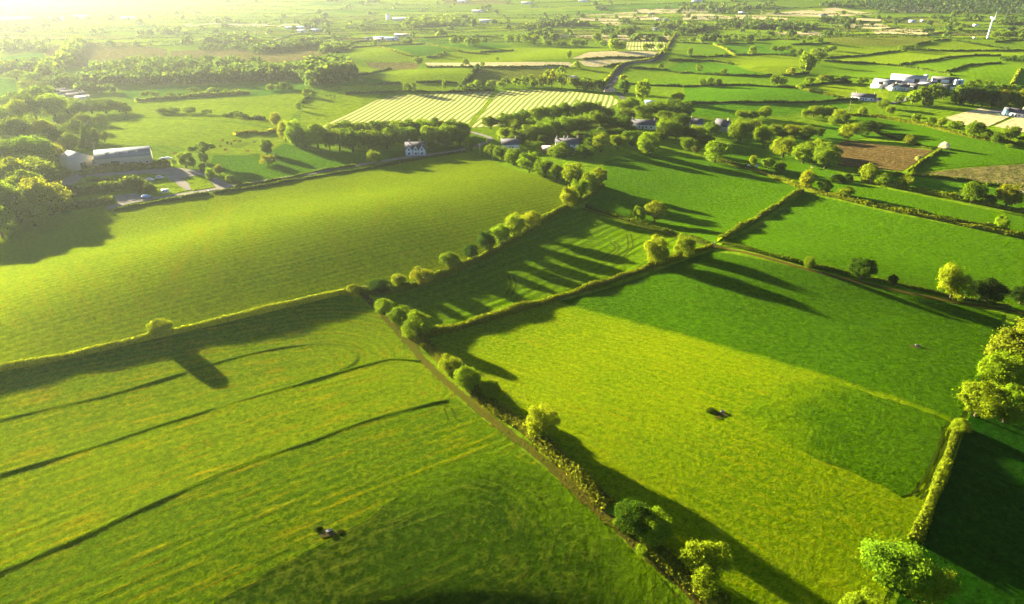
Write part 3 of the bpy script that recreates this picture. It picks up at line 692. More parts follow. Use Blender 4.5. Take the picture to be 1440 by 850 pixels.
FH([(1267, 70), (1290, 63), (1308, 59)], 'dark hedge continuing up from the hedge copse')
FH([(1312, 58.5), (1325, 56.5), (1338, 57)], 'short dark humped hedge at the top of the rise')
FH([(1160, 86), (1200, 89), (1233, 91), (1283, 96), (1320, 103), (1337, 107)], 'hedge curling down behind the white farm')
FH([(1265, 92), (1295, 88), (1327, 83)], 'dark hedge slanting up above the white farm'); FH([(1328, 82.5), (1367, 79), (1407, 79)], 'strong dark hedge on the crest above the white farm')
FH([(1285, 70), (1328, 72.5), (1383, 72), (1440, 71.5)], 'level dark hedge below the turbine field'); FH([(1330, 102), (1350, 96), (1367, 92), (1407, 89)], 'faint hedge across the bright tilted pasture')
FH([(1423, 119), (1428, 109), (1435, 97)], 'short yellow-lit hedge running straight up the bright pasture', c='farhl')
FH([(1200, 50), (1247, 49), (1290, 51), (1323, 47), (1333, 44)], 'hedge below the pale stubble fields'); FH([(1240, 42), (1252, 41), (1263, 39)], 'short dark hedge dividing two stubble fields')
FH([(1200, 32), (1258, 31), (1280, 25), (1342, 26)], 'far hedge near the blue shed'); FH([(1398, 60), (1420, 57.5), (1440, 57)], 'dark hedge beside the turbine')
FH([(1345, 58), (1380, 64), (1400, 67), (1417, 70)], 'brown hedge sloping down from the turbine'); FH([(1342, 44), (1388, 45)], 'thin hedge running left of the turbine')
FH([(882, 96), (928, 99), (960, 104)], 'dark hedge right of the road across shaded pasture'); FH([(938, 86), (960, 85)], 'short dark hedge right of the road bend'); FH([(883, 119), (920, 121), (960, 122.5)], 'dark hedge from the road to the big round tree')
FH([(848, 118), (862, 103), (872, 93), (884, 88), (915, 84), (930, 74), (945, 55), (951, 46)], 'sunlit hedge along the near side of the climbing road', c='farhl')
FH([(820, 84), (850, 82), (880, 82), (920, 82.5)], 'thin dark hedge dividing the two humped stubble fields'); FH([(848, 95), (860, 93), (874, 90)], 'short dark hedge in the lower stubble field')
FH([(600, 96), (680, 95.8), (720, 95.5), (772, 94), (800, 95)], 'dark hedge along the lower edge of the long stubble strip')
FH([(672, 97), (665, 106), (656, 117), (647, 127)], 'thick dark hedge dropping between bright and rough fields', 5, 4); FH([(532, 120), (548, 119), (563, 118)], 'low hedge beside the bright field')
FH([(585, 117), (613, 116.5), (643, 117.5)], 'dotted dark hedge below the brightest far field'); FH([(485, 133), (538, 131.5), (572, 129.5), (638, 130.5), (695, 128)], 'long dark hedge along the top of the striped hay field')
FH([(494, 108), (518, 105), (550, 98)], 'hedge curving round the small tilted field'); FH([(487, 64), (500, 60), (526, 58)], 'hedge below the far blue roofed farm')
FH([(480, 71), (505, 67), (560, 64), (600, 63)], 'dark hedge crossing the far tilted pastures'); FH([(532, 67), (560, 75), (588, 82)], 'red-brown hedge slanting between far pastures', c='hedge')
FH([(597, 64), (640, 72), (688, 77)], 'second red-brown hedge slanting between far pastures', c='hedge'); FH([(600, 82), (612, 80), (627, 75)], 'dark ragged hedge climbing to two far trees')
FH([(675, 74.5), (700, 73), (722, 72)], 'dark ragged hedge beyond the long stubble strip'); FH([(596, 54), (640, 52), (700, 53)], 'level hedge beyond the far round copse')
FH([(388, 58), (412, 50), (440, 48)], 'dark hedge slanting below the far left farm'); FH([(430, 58), (455, 55), (480, 54)], 'dark hedge right of the far left farm'); FH([(422, 65), (480, 63)], 'lower dark hedge right of the far left farm')
FH([(425, 146), (432, 136), (437, 128)], 'low grey wall-like hedge beside the mown field corner')
FH([(190, 143), (240, 140), (270, 137), (320, 134), (352, 132)], 'bushy hedge across the pale valley pasture', 4, 3, 'hedge'); FH([(315, 165), (332, 162), (350, 167), (372, 169)], 'dark scrubby hedge in the valley pasture', 4, 2.5)
FH([(330, 191), (350, 187), (372, 189), (396, 183)], 'grassy overgrown bank in the cattle pasture', 4, 2.0, 'olive')
for a in ([(494, 36), (560, 35)], [(490, 39.5), (560, 39)], [(500, 43), (620, 43)], [(610, 45), (640, 46)]):
    FH(a, 'thin level hedge, one of several stacked below the far white shed', g='stacked hedges below the far white shed')
# ================================================================== TREES
t = tree
# --- along the dirt track and the near hedges
t(762, 617, 52, 58, 'yell', 'tall', 'bright yellow-green tree standing alone beside the dirt track')
t(690, 563, 32, 36, 'lime', 'round', 'small tree at the lower end of the trio beside the dirt track')
t(657, 550, 44, 46, 'lime', 'round', 'middle and largest tree of the trio beside the dirt track')
t(632, 526, 36, 34, 'yell', 'open', 'upper tree of the trio beside the dirt track')
t(586, 476, 50, 46, 'lime', 'wide', 'broad tree in front of the pair at the top of the dirt track')
t(563, 458, 40, 36, 'lime', 'round', 'tree half hidden behind the broad one at the top of the dirt track')
t(541, 443, 32, 30, 'lime', 'round', 'small round tree at the very head of the dirt track')
t(534, 411, 38, 24, 'dark', 'round', 'squat dark tree where four hedges meet')
t(497, 413, 26, 18, 'yell', 'clump', 'low bright tree at the right end of the long clipped hedge')
t(562, 403, 26, 24, 'yell', 'round', 'small yellow tree right of the squat dark tree')
t(592, 398, 36, 28, 'yell', 'open', 'yellow tree with an untidy crown in the middle hedge')
t(633, 377, 34, 30, 'mid', 'round', 'mid-green tree with a short trunk, alone in the middle hedge')
t(663, 364, 26, 26, 'dark', 'round', 'small dark round tree in the middle hedge')
t(684, 353, 28, 34, 'dark', 'tall', 'taller dark tree left of the lime trees in the middle hedge')
t(704, 346, 34, 38, 'lime', 'round', 'lime tree right beside the taller dark tree of the hedge')
t(723, 336, 36, 42, 'yell', 'tall', 'tall lime tree in the middle of the hedgerow group')
t(746, 326, 34, 36, 'yell', 'round', 'lime tree at the upper end of the hedgerow group')
t(800, 293, 28, 36, 'yell', 'tall', 'lowest tree of the leaning row above the hedge gap')
t(815, 283, 30, 36, 'lime', 'wide', 'second tree up the leaning row above the hedge gap')
t(829, 273, 30, 36, 'lime', 'tall', 'third tree up the leaning row above the hedge gap')
t(841, 262, 28, 30, 'olive', 'round', 'topmost olive tree of the leaning row above the hedge gap')
t(227, 472, 38, 32, 'yell', 'round', 'lone round tree glowing on the long clipped hedge')
# --- the row below the cottages
rowl = 'tree in the tight row along the corner of the big left field'
for i, a in enumerate([(690, 222, 24, 22), (704, 227, 26, 26), (722, 233, 30, 28), (744, 243, 36, 34), (765, 250, 32, 30), (783, 255, 30, 28)]):
    t(*a, ['lime', 'mid', 'lime', 'lime', 'mid', 'lime'][i], ['round', 'wide', 'round', 'tall', 'wide', 'round'][i], ['lowest, half-shadowed ', 'second ', 'third, rounded ', 'largest and leafiest ', 'ragged fifth ', 'sixth '][i] + rowl)
t(806, 262, 38, 38, 'lime', 'tall', 'big free-standing tree at the end of the row below the white cottage')
t(845, 214, 28, 32, 'lime', 'round', 'bright round tree right of the white cottage')
t(868, 210, 32, 24, 'lime', 'wide', 'wide low tree at the foot of the cottage wood'); t(889, 205, 34, 24, 'mid', 'wide', 'wide tree between the round bright tree and the bushy giant')
t(790, 219, 42, 18, 'lime', 'clump', 'spreading low tree directly below the white cottage'); t(822, 222, 30, 22, 'mid', 'wide', 'shaded tree at the right corner below the white cottage')
t(911, 219, 34, 38, 'lime', 'tall', 'bushy giant tree at the lower edge of the cottage wood')
# --- in the upper right pasture
t(896, 311, 24, 26, 'lime', 'open', 'greener of two trees standing on the low dark hedge')
t(920, 313, 36, 36, 'yell', 'round', 'yellower of two trees standing on the low dark hedge')
t(921, 373, 40, 50, 'yell', 'tall', 'tall thin yellow tree on the hedge of the striped field')
t(961, 363, 32, 40, 'yell', 'open', 'smaller thin yellow tree near the hedge corner')
t(1005, 229, 42, 34, 'lime', 'wide', 'broad rounded tree alone at the top of the pasture')
t(1058, 232, 12, 15, 'yell', 'tall', 'tiny yellow tree beside the two stone gateposts')
t(1080, 238, 20, 19, 'lime', 'round', 'left one of two small round twins on the lane'); t(1096, 244, 20, 20, 'mid', 'round', 'right one of two small round twins on the lane')
t(1133, 267, 25, 32, 'yell', 'tall', 'upright yellow tree at the top of the straight hedge'); t(1159, 272, 24, 22, 'lime', 'round', 'small tree right of the upright yellow tree'); t(1188, 278, 26, 20, 'lime', 'round', 'low round tree on the double hedgerow')
# --- big shaded clump
t(1101, 222, 44, 34, 'lime', 'wide', 'left tree of the massive clump beside the ploughed field')
t(1129, 230, 40, 36, 'lime', 'round', 'middle tree of the massive clump beside the ploughed field')
t(1160, 238, 46, 44, 'mid', 'round', 'largest, rounded tree of the massive clump beside the ploughed field')
t(1145, 230, 30, 38, 'lime', 'tall', 'tree squeezed behind the largest one beside the ploughed field')
# --- right pasture
t(1211, 393, 45, 39, 'dark', 'round', 'dark dome-shaped tree beside the footpath')
t(1254, 402, 17, 20, 'deep', 'round', 'small almost black tree beside the footpath')
t(1137, 378, 16, 21, 'mid', 'tall', 'small slender tree on the hedge above the footpath')
t(1336, 422, 56, 60, 'yell', 'wide', 'large bright tree next to the very dark one')
t(1385, 427, 60, 46, 'deep', 'round', 'very dark broad tree next to the large bright one')
t(1434, 428, 40, 34, 'deep', 'round', 'dark tree cut by the frame beyond the very dark broad one')
t(1218, 256, 28, 30, 'yell', 'round', 'yellow tree at the corner of the ploughed field'); t(1241, 261, 28, 22, 'lime', 'round', 'green tree right of the yellow corner tree'); t(1270, 265, 26, 22, 'lime', 'wide', 'third tree of the hedgerow above the shaded strip')
t(1365, 286, 36, 36, 'mid', 'wide', 'tall hedgerow tree above the shaded strip'); t(1414, 292, 44, 40, 'olive', 'wide', 'olive spreading tree in the right end of the hedgerow'); t(1388, 287, 26, 18, 'mid', 'clump', 'low shrubby tree between two hedgerow trees')
t(1405, 324, 22, 26, 'lime', 'round', 'small pale lime tree on the double hedgerow')
# --- right edge group
t(1425, 522, 92, 92, 'olive', 'wide', 'huge olive-gold tree against the frame edge')
t(1402, 550, 70, 72, 'lime', 'wide', 'yellow-green tree below the huge olive-gold one')
t(1372, 586, 72, 64, 'lime', 'round', 'bright tree leading the cluster into the meadow'); t(1412, 594, 76, 66, 'lime', 'round', 'tree shading the dark field behind the bright one')
bush(1350, 606, 30, 24, 'lime', 'small rounded bush at the foot of the bright cluster')
t(1255, 826, 104, 94, 'mid', 'wide', 'great lime tree at the end of the thick bright hedge')
t(1298, 850, 78, 74, 'lime', 'wide', 'second crown leaning right of the great lime tree')
t(1212, 878, 76, 62, 'lime', 'wide', 'lime tree cut by the lower frame edge')
t(988, 828, 76, 78, 'lime', 'wide', 'big airy lime tree at the bottom of the dirt track')
t(892, 752, 68, 66, 'dark', 'round', 'dense dark dome-shaped tree at the dirt track')
t(918, 766, 56, 60, 'lime', 'tall', 'lighter tree pressed against the dense dark dome')
bush(905, 778, 26, 20, 'lime', 'leafy bush under the lighter tree at the dirt track'); bush(1000, 842, 36, 22, 'yell', 'yellow scrub at the foot of the big airy lime tree'); bush(870, 738, 22, 14, 'hedge', 'scrub at the upper foot of the dense dark dome')
# --- belts round the cottages
def cluster(items, label, group, c=('mid', 'lime', 'wood'), kinds=('round', 'wide', 'tall')):
    for a in items: t(*a, random.choice(c), random.choice(kinds), label, group)
cluster([(478, 212, 36, 36), (497, 214, 40, 40), (520, 211, 38, 34), (508, 200, 40, 34), (487, 198, 36, 32), (534, 199, 40, 34), (545, 209, 36, 32), (560, 198, 40, 32), (585, 196, 40, 34), (610, 196, 40, 34), (603, 206, 34, 32), (628, 205, 36, 34), (635, 194, 38, 30), (650, 196, 30, 28), (646, 206, 32, 30), (574, 205, 34, 30), (470, 200, 30, 30), (556, 188, 30, 22), (596, 187, 32, 22), (525, 190, 30, 22)],
        'tree packed into the dark wood between the gabled house and the striped hay field', 'trees of the wood behind the gabled house', ('wood', 'mid', 'wood', 'lime'))
t(416, 205, 30, 40, 'lime', 'tall', 'bright tree starting the wood at its left end'); t(402, 199, 24, 32, 'yell', 'tall', 'pale yellow tree at the outer left end of the wood'); t(388, 176, 18, 20, 'yell', 'tall', 'slim yellow tree apart from the wood in the pasture')
t(430, 208, 26, 22, 'lime', 'round', 'low lime tree at the pasture edge of the wood'); t(448, 210, 38, 42, 'lime', 'round', 'large rounded tree at the front of the wood'); t(464, 211, 26, 30, 'mid', 'wide', 'tree right of the large rounded one at the front of the wood')
t(526, 232, 22, 24, 'yell', 'open', 'lone yellow tree by the lane left of the gabled house'); t(609, 213, 14, 15, 'mid', 'round', 'little garden tree right of the gabled house')
t(663, 212, 24, 24, 'lime', 'wide', 'bright tree at the lane bend right of the gabled house'); t(648, 190, 22, 18, 'lime', 'round', 'bright tree at the foot of the green strip in the hay field')
t(686, 216, 12, 22, 'mid', 'conifer', 'small conifer at the start of the field-corner row', name='conifer_tree')
cluster([(690, 182, 30, 22), (712, 182, 34, 26), (735, 179, 34, 28), (757, 174, 34, 28), (778, 172, 36, 28), (798, 169, 34, 28), (818, 166, 34, 28), (836, 166, 32, 26), (852, 170, 28, 22), (725, 187, 28, 22), (745, 186, 30, 22)],
        'tree in the upper belt along the lower edge of the hay field', 'trees of the belt below the hay field', ('wood', 'mid', 'mid', 'lime'))
cluster([(712, 200, 28, 24), (728, 205, 30, 26), (745, 200, 34, 28), (763, 197, 34, 28), (782, 193, 34, 28), (800, 189, 34, 28), (820, 190, 34, 30), (838, 185, 32, 32), (858, 188, 34, 28), (876, 185, 30, 26), (770, 206, 30, 20), (815, 205, 32, 24), (840, 200, 34, 24), (866, 198, 32, 22), (885, 192, 28, 20), (830, 211, 22, 20)],
        'tree in the dense middle belt behind the white cottage', 'trees of the belt behind the white cottage', ('wood', 'mid', 'lime', 'wood'))
cluster([(905, 167, 34, 22), (925, 164, 34, 26), (945, 162, 34, 26), (960, 166, 34, 26), (880, 172, 30, 22), (935, 176, 30, 22), (955, 180, 30, 24), (950, 195, 32, 26), (968, 198, 28, 22), (932, 196, 30, 26)],
        'tree in the shaded belt behind the long white bungalow', 'trees of the belt behind the long white bungalow', ('wood', 'mid', 'wood'))
t(883, 160, 36, 26, 'lime', 'round', 'sunlit tree crowning the belt near the stone house'); t(953, 146, 22, 18, 'lime', 'round', 'round sunlit tree beside the blue roofed shed'); t(903, 142, 22, 30, 'lime', 'tall', 'tall tree above the road right of the stone house'); t(876, 116, 14, 12, 'lime', 'round', 'small sunlit tree on the road verge by the stone house'); t(878, 132, 18, 20, 'dark', 'round', 'dark tree immediately right of the stone house')
t(936, 195, 30, 34, 'lime', 'wide', 'lime tree right of the long white bungalow')
cluster([(812, 126, 16, 17), (822, 128, 18, 18), (834, 128, 18, 17), (845, 128, 16, 16), (826, 122, 16, 14)], 'dark tree in the clump left of the stone house', 'dark trees left of the stone house', ('wood', 'dark'))
cluster([(725, 121, 14, 13), (738, 121, 12, 13), (747, 120, 12, 16), (764, 122, 15, 17), (776, 124, 14, 26), (790, 124, 15, 22), (803, 122, 12, 14), (752, 124, 10, 12), (768, 112, 12, 14), (788, 112, 14, 18)], 'leafy tree in the line above the hay field left of the pale roofed shed', 'trees above the hay field', ('lime', 'mid', 'yell'), ('tall', 'round', 'open'))
cluster([(664, 128, 14, 12), (672, 126, 14, 14), (689, 126, 10, 12), (704, 124, 12, 10), (712, 122, 14, 12), (654, 130, 12, 10)], 'tree at the foot of the thick dropping hedge', 'trees at the foot of the dropping hedge', ('lime', 'mid'))
cluster([(978, 197, 30, 24), (1000, 194, 30, 26), (992, 204, 28, 18), (966, 212, 22, 22), (978, 216, 14, 14)], 'tree round the slate roofs at the left of the lane', 'trees round the slate roofs', ('lime', 'mid', 'olive'))
t(1040, 202, 40, 38, 'lime', 'wide', 'large sunlit tree right of the grey slate roofs'); t(1060, 192, 30, 26, 'lime', 'wide', 'tree behind the large sunlit one by the slate roofs'); t(1073, 209, 36, 36, 'lime', 'wide', 'tree between the slate roofs and the massive clump')
cluster([(1090, 190, 22, 18), (1112, 193, 28, 20), (1132, 195, 34, 22), (1150, 193, 22, 16), (1100, 196, 24, 16)], 'shaded tree in the strip left of the dark rounded grove', 'shaded trees left of the rounded grove', ('wood', 'mid', 'yell'))
t(1192, 196, 34, 26, 'lime', 'wide', 'pale sunlit tree left of the dark rounded grove')
cluster([(1204, 190, 24, 22), (1220, 188, 26, 22), (1232, 186, 20, 18), (1212, 192, 22, 18)], 'tree of the dark rounded grove above the ploughed field', 'trees of the dark rounded grove', ('wood', 'dark'))
cluster([(1041, 167, 17, 14), (1058, 168, 18, 14), (1076, 166, 20, 19), (1050, 168, 14, 12), (1066, 166, 14, 13)], 'tree in the small copse on the cool green pasture', 'trees of the small pasture copse', ('mid', 'wood', 'lime'))
cluster([(1133, 166, 16, 14), (1144, 165, 20, 18), (1158, 166, 22, 20), (1168, 165, 18, 18), (1178, 172, 20, 20), (1186, 174, 16, 16), (1173, 176, 18, 15)], 'tree in the copse below the white bungalow with two chimneys', 'trees of the copse below the bungalow', ('lime', 'mid'))
# --- around the farm
t(1283, 147, 20, 22, 'lime', 'wide', 'bright tree in front of the white farm'); t(1297, 146, 24, 26, 'wood', 'wide', 'dark tree in front of the white farm'); t(1312, 143, 26, 26, 'wood', 'tall', 'tall dark tree right of the white farm'); t(1304, 149, 16, 14, 'lime', 'clump', 'low light tree under the dark farm trees'); t(1326, 140, 20, 18, 'dark', 'round', 'dark tree beside the silos')
cluster([(1344, 147, 20, 26), (1355, 148, 20, 28), (1368, 149, 22, 28), (1380, 150, 22, 28), (1393, 151, 22, 28), (1406, 152, 22, 28), (1420, 152, 22, 28), (1434, 150, 22, 26), (1362, 142, 20, 26), (1386, 143, 22, 26), (1412, 144, 22, 26), (1440, 146, 20, 24), (1350, 140, 18, 22), (1399, 142, 22, 26), (1426, 143, 22, 24)],
        'tall tree in the dark square wood right of the silos', 'trees of the dark square wood', ('wood', 'dark', 'olive'), ('tall', 'tall', 'wide'))
cluster([(1360, 122, 14, 8), (1374, 121, 14, 9), (1388, 121, 14, 8)], 'low tree on the crest behind the dark square wood', 'low trees behind the square wood', ('wood',))
t(1251, 161, 15, 13, 'lime', 'round', 'round tree left of the lane below the farm'); t(1263, 146, 13, 14, 'mid', 'tall', 'slim tree at the lane corner below the farm'); t(1240, 152, 22, 13, 'mid', 'wide', 'spreading low tree right of the bungalow'); t(1213, 161, 16, 12, 'lime', 'clump', 'scrubby tree below the bungalow front')
t(1286, 174, 12, 14, 'olive', 'tall', 'thin bare-looking tree on the stubble hedge'); t(1308, 177, 13, 12, 'olive', 'round', 'dull round tree on the stubble hedge'); t(1322, 179, 16, 15, 'lime', 'round', 'yellow-green tree on the stubble hedge'); t(1338, 183, 12, 12, 'dark', 'round', 'darkest little tree on the stubble hedge'); t(1348, 184, 12, 14, 'yell', 'round', 'pale little tree in front of the stubble')
t(1369, 195, 28, 28, 'mid', 'wide', 'largest tree in the clump below the stubble'); t(1388, 198, 24, 18, 'mid', 'round', 'low tree beside the largest one below the stubble'); t(1400, 202, 20, 18, 'wood', 'wide', 'shaded tree in the clump below the stubble'); t(1420, 198, 28, 24, 'mid', 'wide', 'broad tree at the right of the clump below the stubble'); t(1437, 201, 14, 10, 'wood', 'clump', 'low tree trailing right of the stubble clump')
t(1278, 204, 17, 17, 'olive', 'round', 'lone olive tree in the pasture above the ploughed field')
bush(1327, 210, 16, 12, 'white', 'white blossoming hawthorn bush at the hedge end'); bush(1292, 226, 12, 9, 'pale', 'pale cream bush at the ploughed field corner'); bush(1178, 256, 26, 14, 'dark', 'dark bush with teal highlights on the lane'); bush(1192, 254, 16, 12, 'dark', 'dark bush right of the teal one'); bush(1171, 251, 8, 6, 'teal', 'pale teal blossoming bush on the dark lane scrub'); bush(1437, 272, 12, 9, 'white', 'white blossoming bush in the brown rough grass'); bush(1262, 247, 20, 7, 'lime', 'flat green bush at the edge of the ploughed field'); bush(1284, 244, 9, 7, 'lime', 'small round bush right of the flat one'); bush(1420, 207, 14, 6, 'lime', 'low bush alone on the pasture right of the blossom')
# --- far right pastures
t(1057, 78, 13, 13, 'lime', 'open', 'airy lone tree in the far rough pasture')
cluster([(1088, 74, 10, 9), (1098, 74, 11, 10), (1107, 73, 10, 9)], 'one of three dark round trees standing side by side on a far hedge', 'three dark round trees', ('dark',), ('round',))
t(1115, 76, 8, 7, 'dark', 'round', 'small dark tree right of the three round ones'); t(1124, 77, 10, 8, 'dark', 'wide', 'second small dark tree right of the three round ones')
t(1130, 101, 18, 28, 'lime', 'tall', 'tall bright tree at the head of the roadside trees'); t(1138, 102, 15, 23, 'wood', 'tall', 'tall darker tree behind the bright roadside one')
cluster([(1143, 85, 18, 14), (1155, 85, 14, 12), (1150, 77, 16, 9), (1163, 76, 12, 9), (1170, 72, 12, 8), (1145, 92, 14, 12)], 'tree in the grove behind the tall roadside trees', 'trees of the grove behind the roadside trees', ('mid', 'lime', 'wood'))
t(1111, 107, 13, 13, 'yell', 'round', 'hazy yellow tree left of the tall roadside trees'); t(1089, 120, 13, 15, 'wood', 'tall', 'dark tree starting the clump on the long hedge'); t(1100, 120, 18, 13, 'lime', 'wide', 'wide lime tree on the long dark hedge')
t(988, 122, 10, 11, 'lime', 'round', 'first of three little trees by the long hedge'); t(997, 121, 10, 12, 'mid', 'tall', 'middle of three little trees by the long hedge'); t(1008, 122, 11, 12, 'mid', 'round', 'last of three little trees by the long hedge')
t(1138, 120, 12, 11, 'dark', 'round', 'dark round tree on the hedge rising to the farm'); t(1155, 117, 22, 13, 'lime', 'wide', 'wide bright tree on the hedge rising to the farm'); t(1168, 117, 8, 9, 'olive', 'tall', 'slim tree between the bright and the dark hedge trees'); t(1178, 117, 10, 9, 'dark', 'round', 'small dark tree of the pair on the rising hedge'); t(1187, 117, 17, 11, 'dark', 'wide', 'larger dark tree of the pair on the rising hedge'); t(1213, 119, 16, 10, 'dark', 'round', 'dark tree left of the white farm'); t(1127, 128, 8, 9, 'yell', 'round', 'little yellow tree where the hedge turns down')
t(983, 102, 10, 11, 'olive', 'round', 'lone olive tree in the shaded hillside pasture'); t(1017, 105, 9, 8, 'dark', 'round', 'small dark tree on the hillside hedge'); t(970, 78, 8, 10, 'olive', 'tall', 'lone slender tree in the far pasture'); t(1006, 80, 6, 4, 'olive', 'clump', 'tiny shrubby tree in the far pasture'); t(1020, 80, 7, 5, 'olive', 'clump', 'second tiny shrubby tree in the far pasture')
t(929, 99, 9, 9, 'dark', 'round', 'small dark tree in the shaded pasture right of the road'); t(938, 76, 11, 9, 'olive', 'round', 'tree at the road bend by the stubble')
cluster([(973, 60, 9, 8), (987, 61, 10, 10), (1012, 62, 9, 8), (1020, 63, 11, 9), (1043, 59, 11, 8), (1052, 60, 11, 6), (1028, 53, 6, 5), (1032, 54, 6, 5)], 'tree dotted along the far hedges below the long dark wood', 'dotted trees below the long dark wood', ('mid', 'olive', 'dark'))
cluster([(1121, 55, 9, 6), (1138, 58, 9, 6), (1150, 61, 12, 8), (1129, 63, 6, 6), (1110, 54, 8, 6)], 'tree scattered along the far crest hedge', 'trees of the far crest hedge', ('mid', 'olive', 'dark'))
cluster([(1270, 73, 14, 9), (1278, 71, 12, 8), (1286, 68, 8, 5)], 'tree in the hedge copse on the far rise', 'trees of the hedge copse', ('wood', 'mid'))
cluster([(1397, 54, 10, 9), (1406, 51, 11, 9), (1413, 54, 12, 10), (1425, 52, 10, 8), (1434, 51, 10, 8), (1348, 45, 9, 6), (1353, 42, 9, 8)], 'tree in the scattered group around the white turbine', 'trees around the turbine', ('mid', 'wood'))
# --- left valley
t(288, 228, 38, 32, 'mid', 'umbrella', 'umbrella-shaped tree with a tall bare trunk by the yard'); t(287, 229, 16, 16, 'wood', 'round', 'dark small tree under the umbrella-shaped one')
t(376, 217, 20, 24, 'wood', 'tall', 'lone upright tree in the cattle pasture'); t(377, 232, 24, 18, 'yell', 'open', 'airy yellow sapling in front of the upright pasture tree')
t(262, 236, 28, 26, 'lime', 'round', 'rounded tree at the corner of the grey roofed shed'); t(272, 236, 12, 16, 'mid', 'round', 'small tree right of the rounded corner tree'); t(286, 242, 13, 14, 'mid', 'round', 'bushy small tree at the yard edge'); t(297, 254, 14, 20, 'lime', 'tall', 'upright shrubby tree at the lane end of the yard'); t(309, 246, 14, 17, 'yell', 'tall', 'yellow shrubby tree above the lane end of the yard')
bush(323, 256, 14, 12, 'mid', 'round bush beside the lane end of the yard'); bush(333, 259, 12, 8, 'mid', 'low bush right of the round one by the lane'); bush(136, 240, 10, 8, 'lime', 'small shrub at the barn corner')
t(84, 250, 34, 20, 'mid', 'clump', 'clipped shrubby tree left of the pale roofed barn'); t(92, 228, 16, 12, 'yell', 'round', 'yellow shrubby tree behind the clipped one')
lw = [(22, 182, 46, 36), (52, 172, 50, 36), (80, 168, 44, 34), (36, 206, 58, 40), (66, 203, 46, 32), (10, 210, 44, 36), (15, 238, 50, 40), (52, 240, 58, 46), (22, 276, 58, 50), (56, 268, 62, 44), (72, 303, 62, 52), (28, 312, 62, 54), (0, 310, 50, 50), (-8, 270, 50, 50), (84, 206, 32, 26), (106, 196, 34, 26), (98, 214, 30, 24), (0, 190, 40, 36), (40, 290, 56, 48), (-20, 330, 54, 56), (5, 335, 50, 46), (50, 318, 50, 40), (78, 272, 36, 32), (76, 230, 40, 30), (-10, 235, 46, 42)]
lw = [(a, b, c_ * 1.08, d_ * 1.25) for a, b, c_, d_ in lw]
cluster(lw, 'big billowing tree in the sunlit wood at the left end of the lane', 'billowing trees of the left wood', ('lime', 'mid', 'mid', 'yell', 'wood'), ('wide', 'round', 'wide'))
t(124, 208, 20, 38, 'wood', 'conifer', 'dark pointed conifer behind the barns', name='conifer_tree'); t(136, 202, 14, 24, 'wood', 'tall', 'narrow tree beside the dark pointed conifer'); t(148, 200, 16, 18, 'mid', 'round', 'small round tree right of the conifer behind the barns'); t(104, 208, 22, 18, 'lime', 'wide', 'low tree below the two white houses in the wood')
cluster([(96, 160, 30, 26), (112, 164, 30, 26), (130, 160, 34, 24), (150, 160, 36, 24), (168, 158, 24, 18), (120, 182, 28, 26), (110, 178, 26, 20), (140, 176, 26, 18), (178, 160, 20, 14), (92, 180, 28, 24), (104, 150, 18, 12)], 'hazy tree in the shaded hollow around the white village houses', 'trees around the white village houses', ('wood', 'mid', 'lime'))
cluster([(8, 150, 24, 16), (28, 146, 30, 20), (46, 146, 34, 26), (66, 148, 34, 30), (60, 132, 26, 16), (40, 126, 26, 14), (24, 112, 30, 14), (50, 116, 30, 14), (72, 120, 24, 14), (10, 100, 36, 14), (38, 100, 30, 12)], 'hazy tree in the glowing wood above the village', 'trees of the glowing wood above the village', ('lime', 'mid', 'wood'))
cluster([(205, 137, 14, 9), (218, 136, 13, 7), (240, 138, 13, 8), (252, 135, 10, 5), (270, 132, 18, 9), (302, 132, 16, 9), (318, 131, 11, 6), (330, 130, 10, 5)], 'rounded tree in the hazy hedgeline across the valley pasture', 'trees of the valley hedgeline', ('mid', 'lime'))
t(382, 128, 16, 10, 'wood', 'wide', 'left tree of the loose island of trees on cool grass'); t(400, 127, 24, 9, 'wood', 'clump', 'long low tree of the island on cool grass'); t(432, 136, 14, 11, 'mid', 'clump', 'rounded tree at the head of the wall-like hedge'); t(421, 149, 8, 8, 'mid', 'round', 'small tree halfway down the wall-like hedge'); t(420, 156, 9, 12, 'lime', 'tall', 'small tree at the lower end of the wall-like hedge')
cluster([(228, 160, 20, 10), (245, 160, 18, 9), (268, 160, 22, 10), (290, 162, 16, 8)], 'low tree in the pale thicket line of the valley', 'trees of the pale thicket line', ('lime', 'mid'))
t(320, 165, 8, 5, 'wood', 'clump', 'small dark shrubby tree in the valley scrub'); t(334, 166, 10, 8, 'wood', 'round', 'taller dark shrubby tree in the valley scrub')
# --- middle distance, centre
t(571, 130, 9, 13, 'mid', 'round', 'left one of two round trees on the hay field hedge'); t(580, 130, 11, 13, 'mid', 'round', 'right one of two round trees on the hay field hedge'); t(625, 128, 6, 14, 'yell', 'tall', 'thin yellow tree on the hay field hedge'); t(523, 121, 6, 4, 'dark', 'round', 'tiny dark tree in the cool pasture'); t(508, 118, 9, 6, 'mid', 'clump', 'hazy low tree in the cool pasture')
t(655, 93, 10, 10, 'yell', 'open', 'yellow tree standing on the long stubble strip'); t(650, 95, 5, 5, 'dark', 'round', 'dark shrubby tree left of the stubble tree'); t(662, 95, 5, 4, 'dark', 'round', 'dark shrubby tree right of the stubble tree'); t(679, 94, 7, 6, 'yell', 'round', 'small yellow tree further along the stubble strip'); t(699, 86, 5, 5, 'dark', 'round', 'tiny dark tree above the stubble strip')
t(588, 92, 14, 12, 'wood', 'wide', 'tree where the brown hedge meets the rough ground'); t(617, 81, 8, 6, 'wood', 'clump', 'lower of two dark trees on the climbing hedge'); t(625, 78, 6, 7, 'wood', 'tall', 'upper of two dark trees on the climbing hedge'); t(528, 65, 8, 8, 'lime', 'open', 'small tree in front of the blue roofed farm')
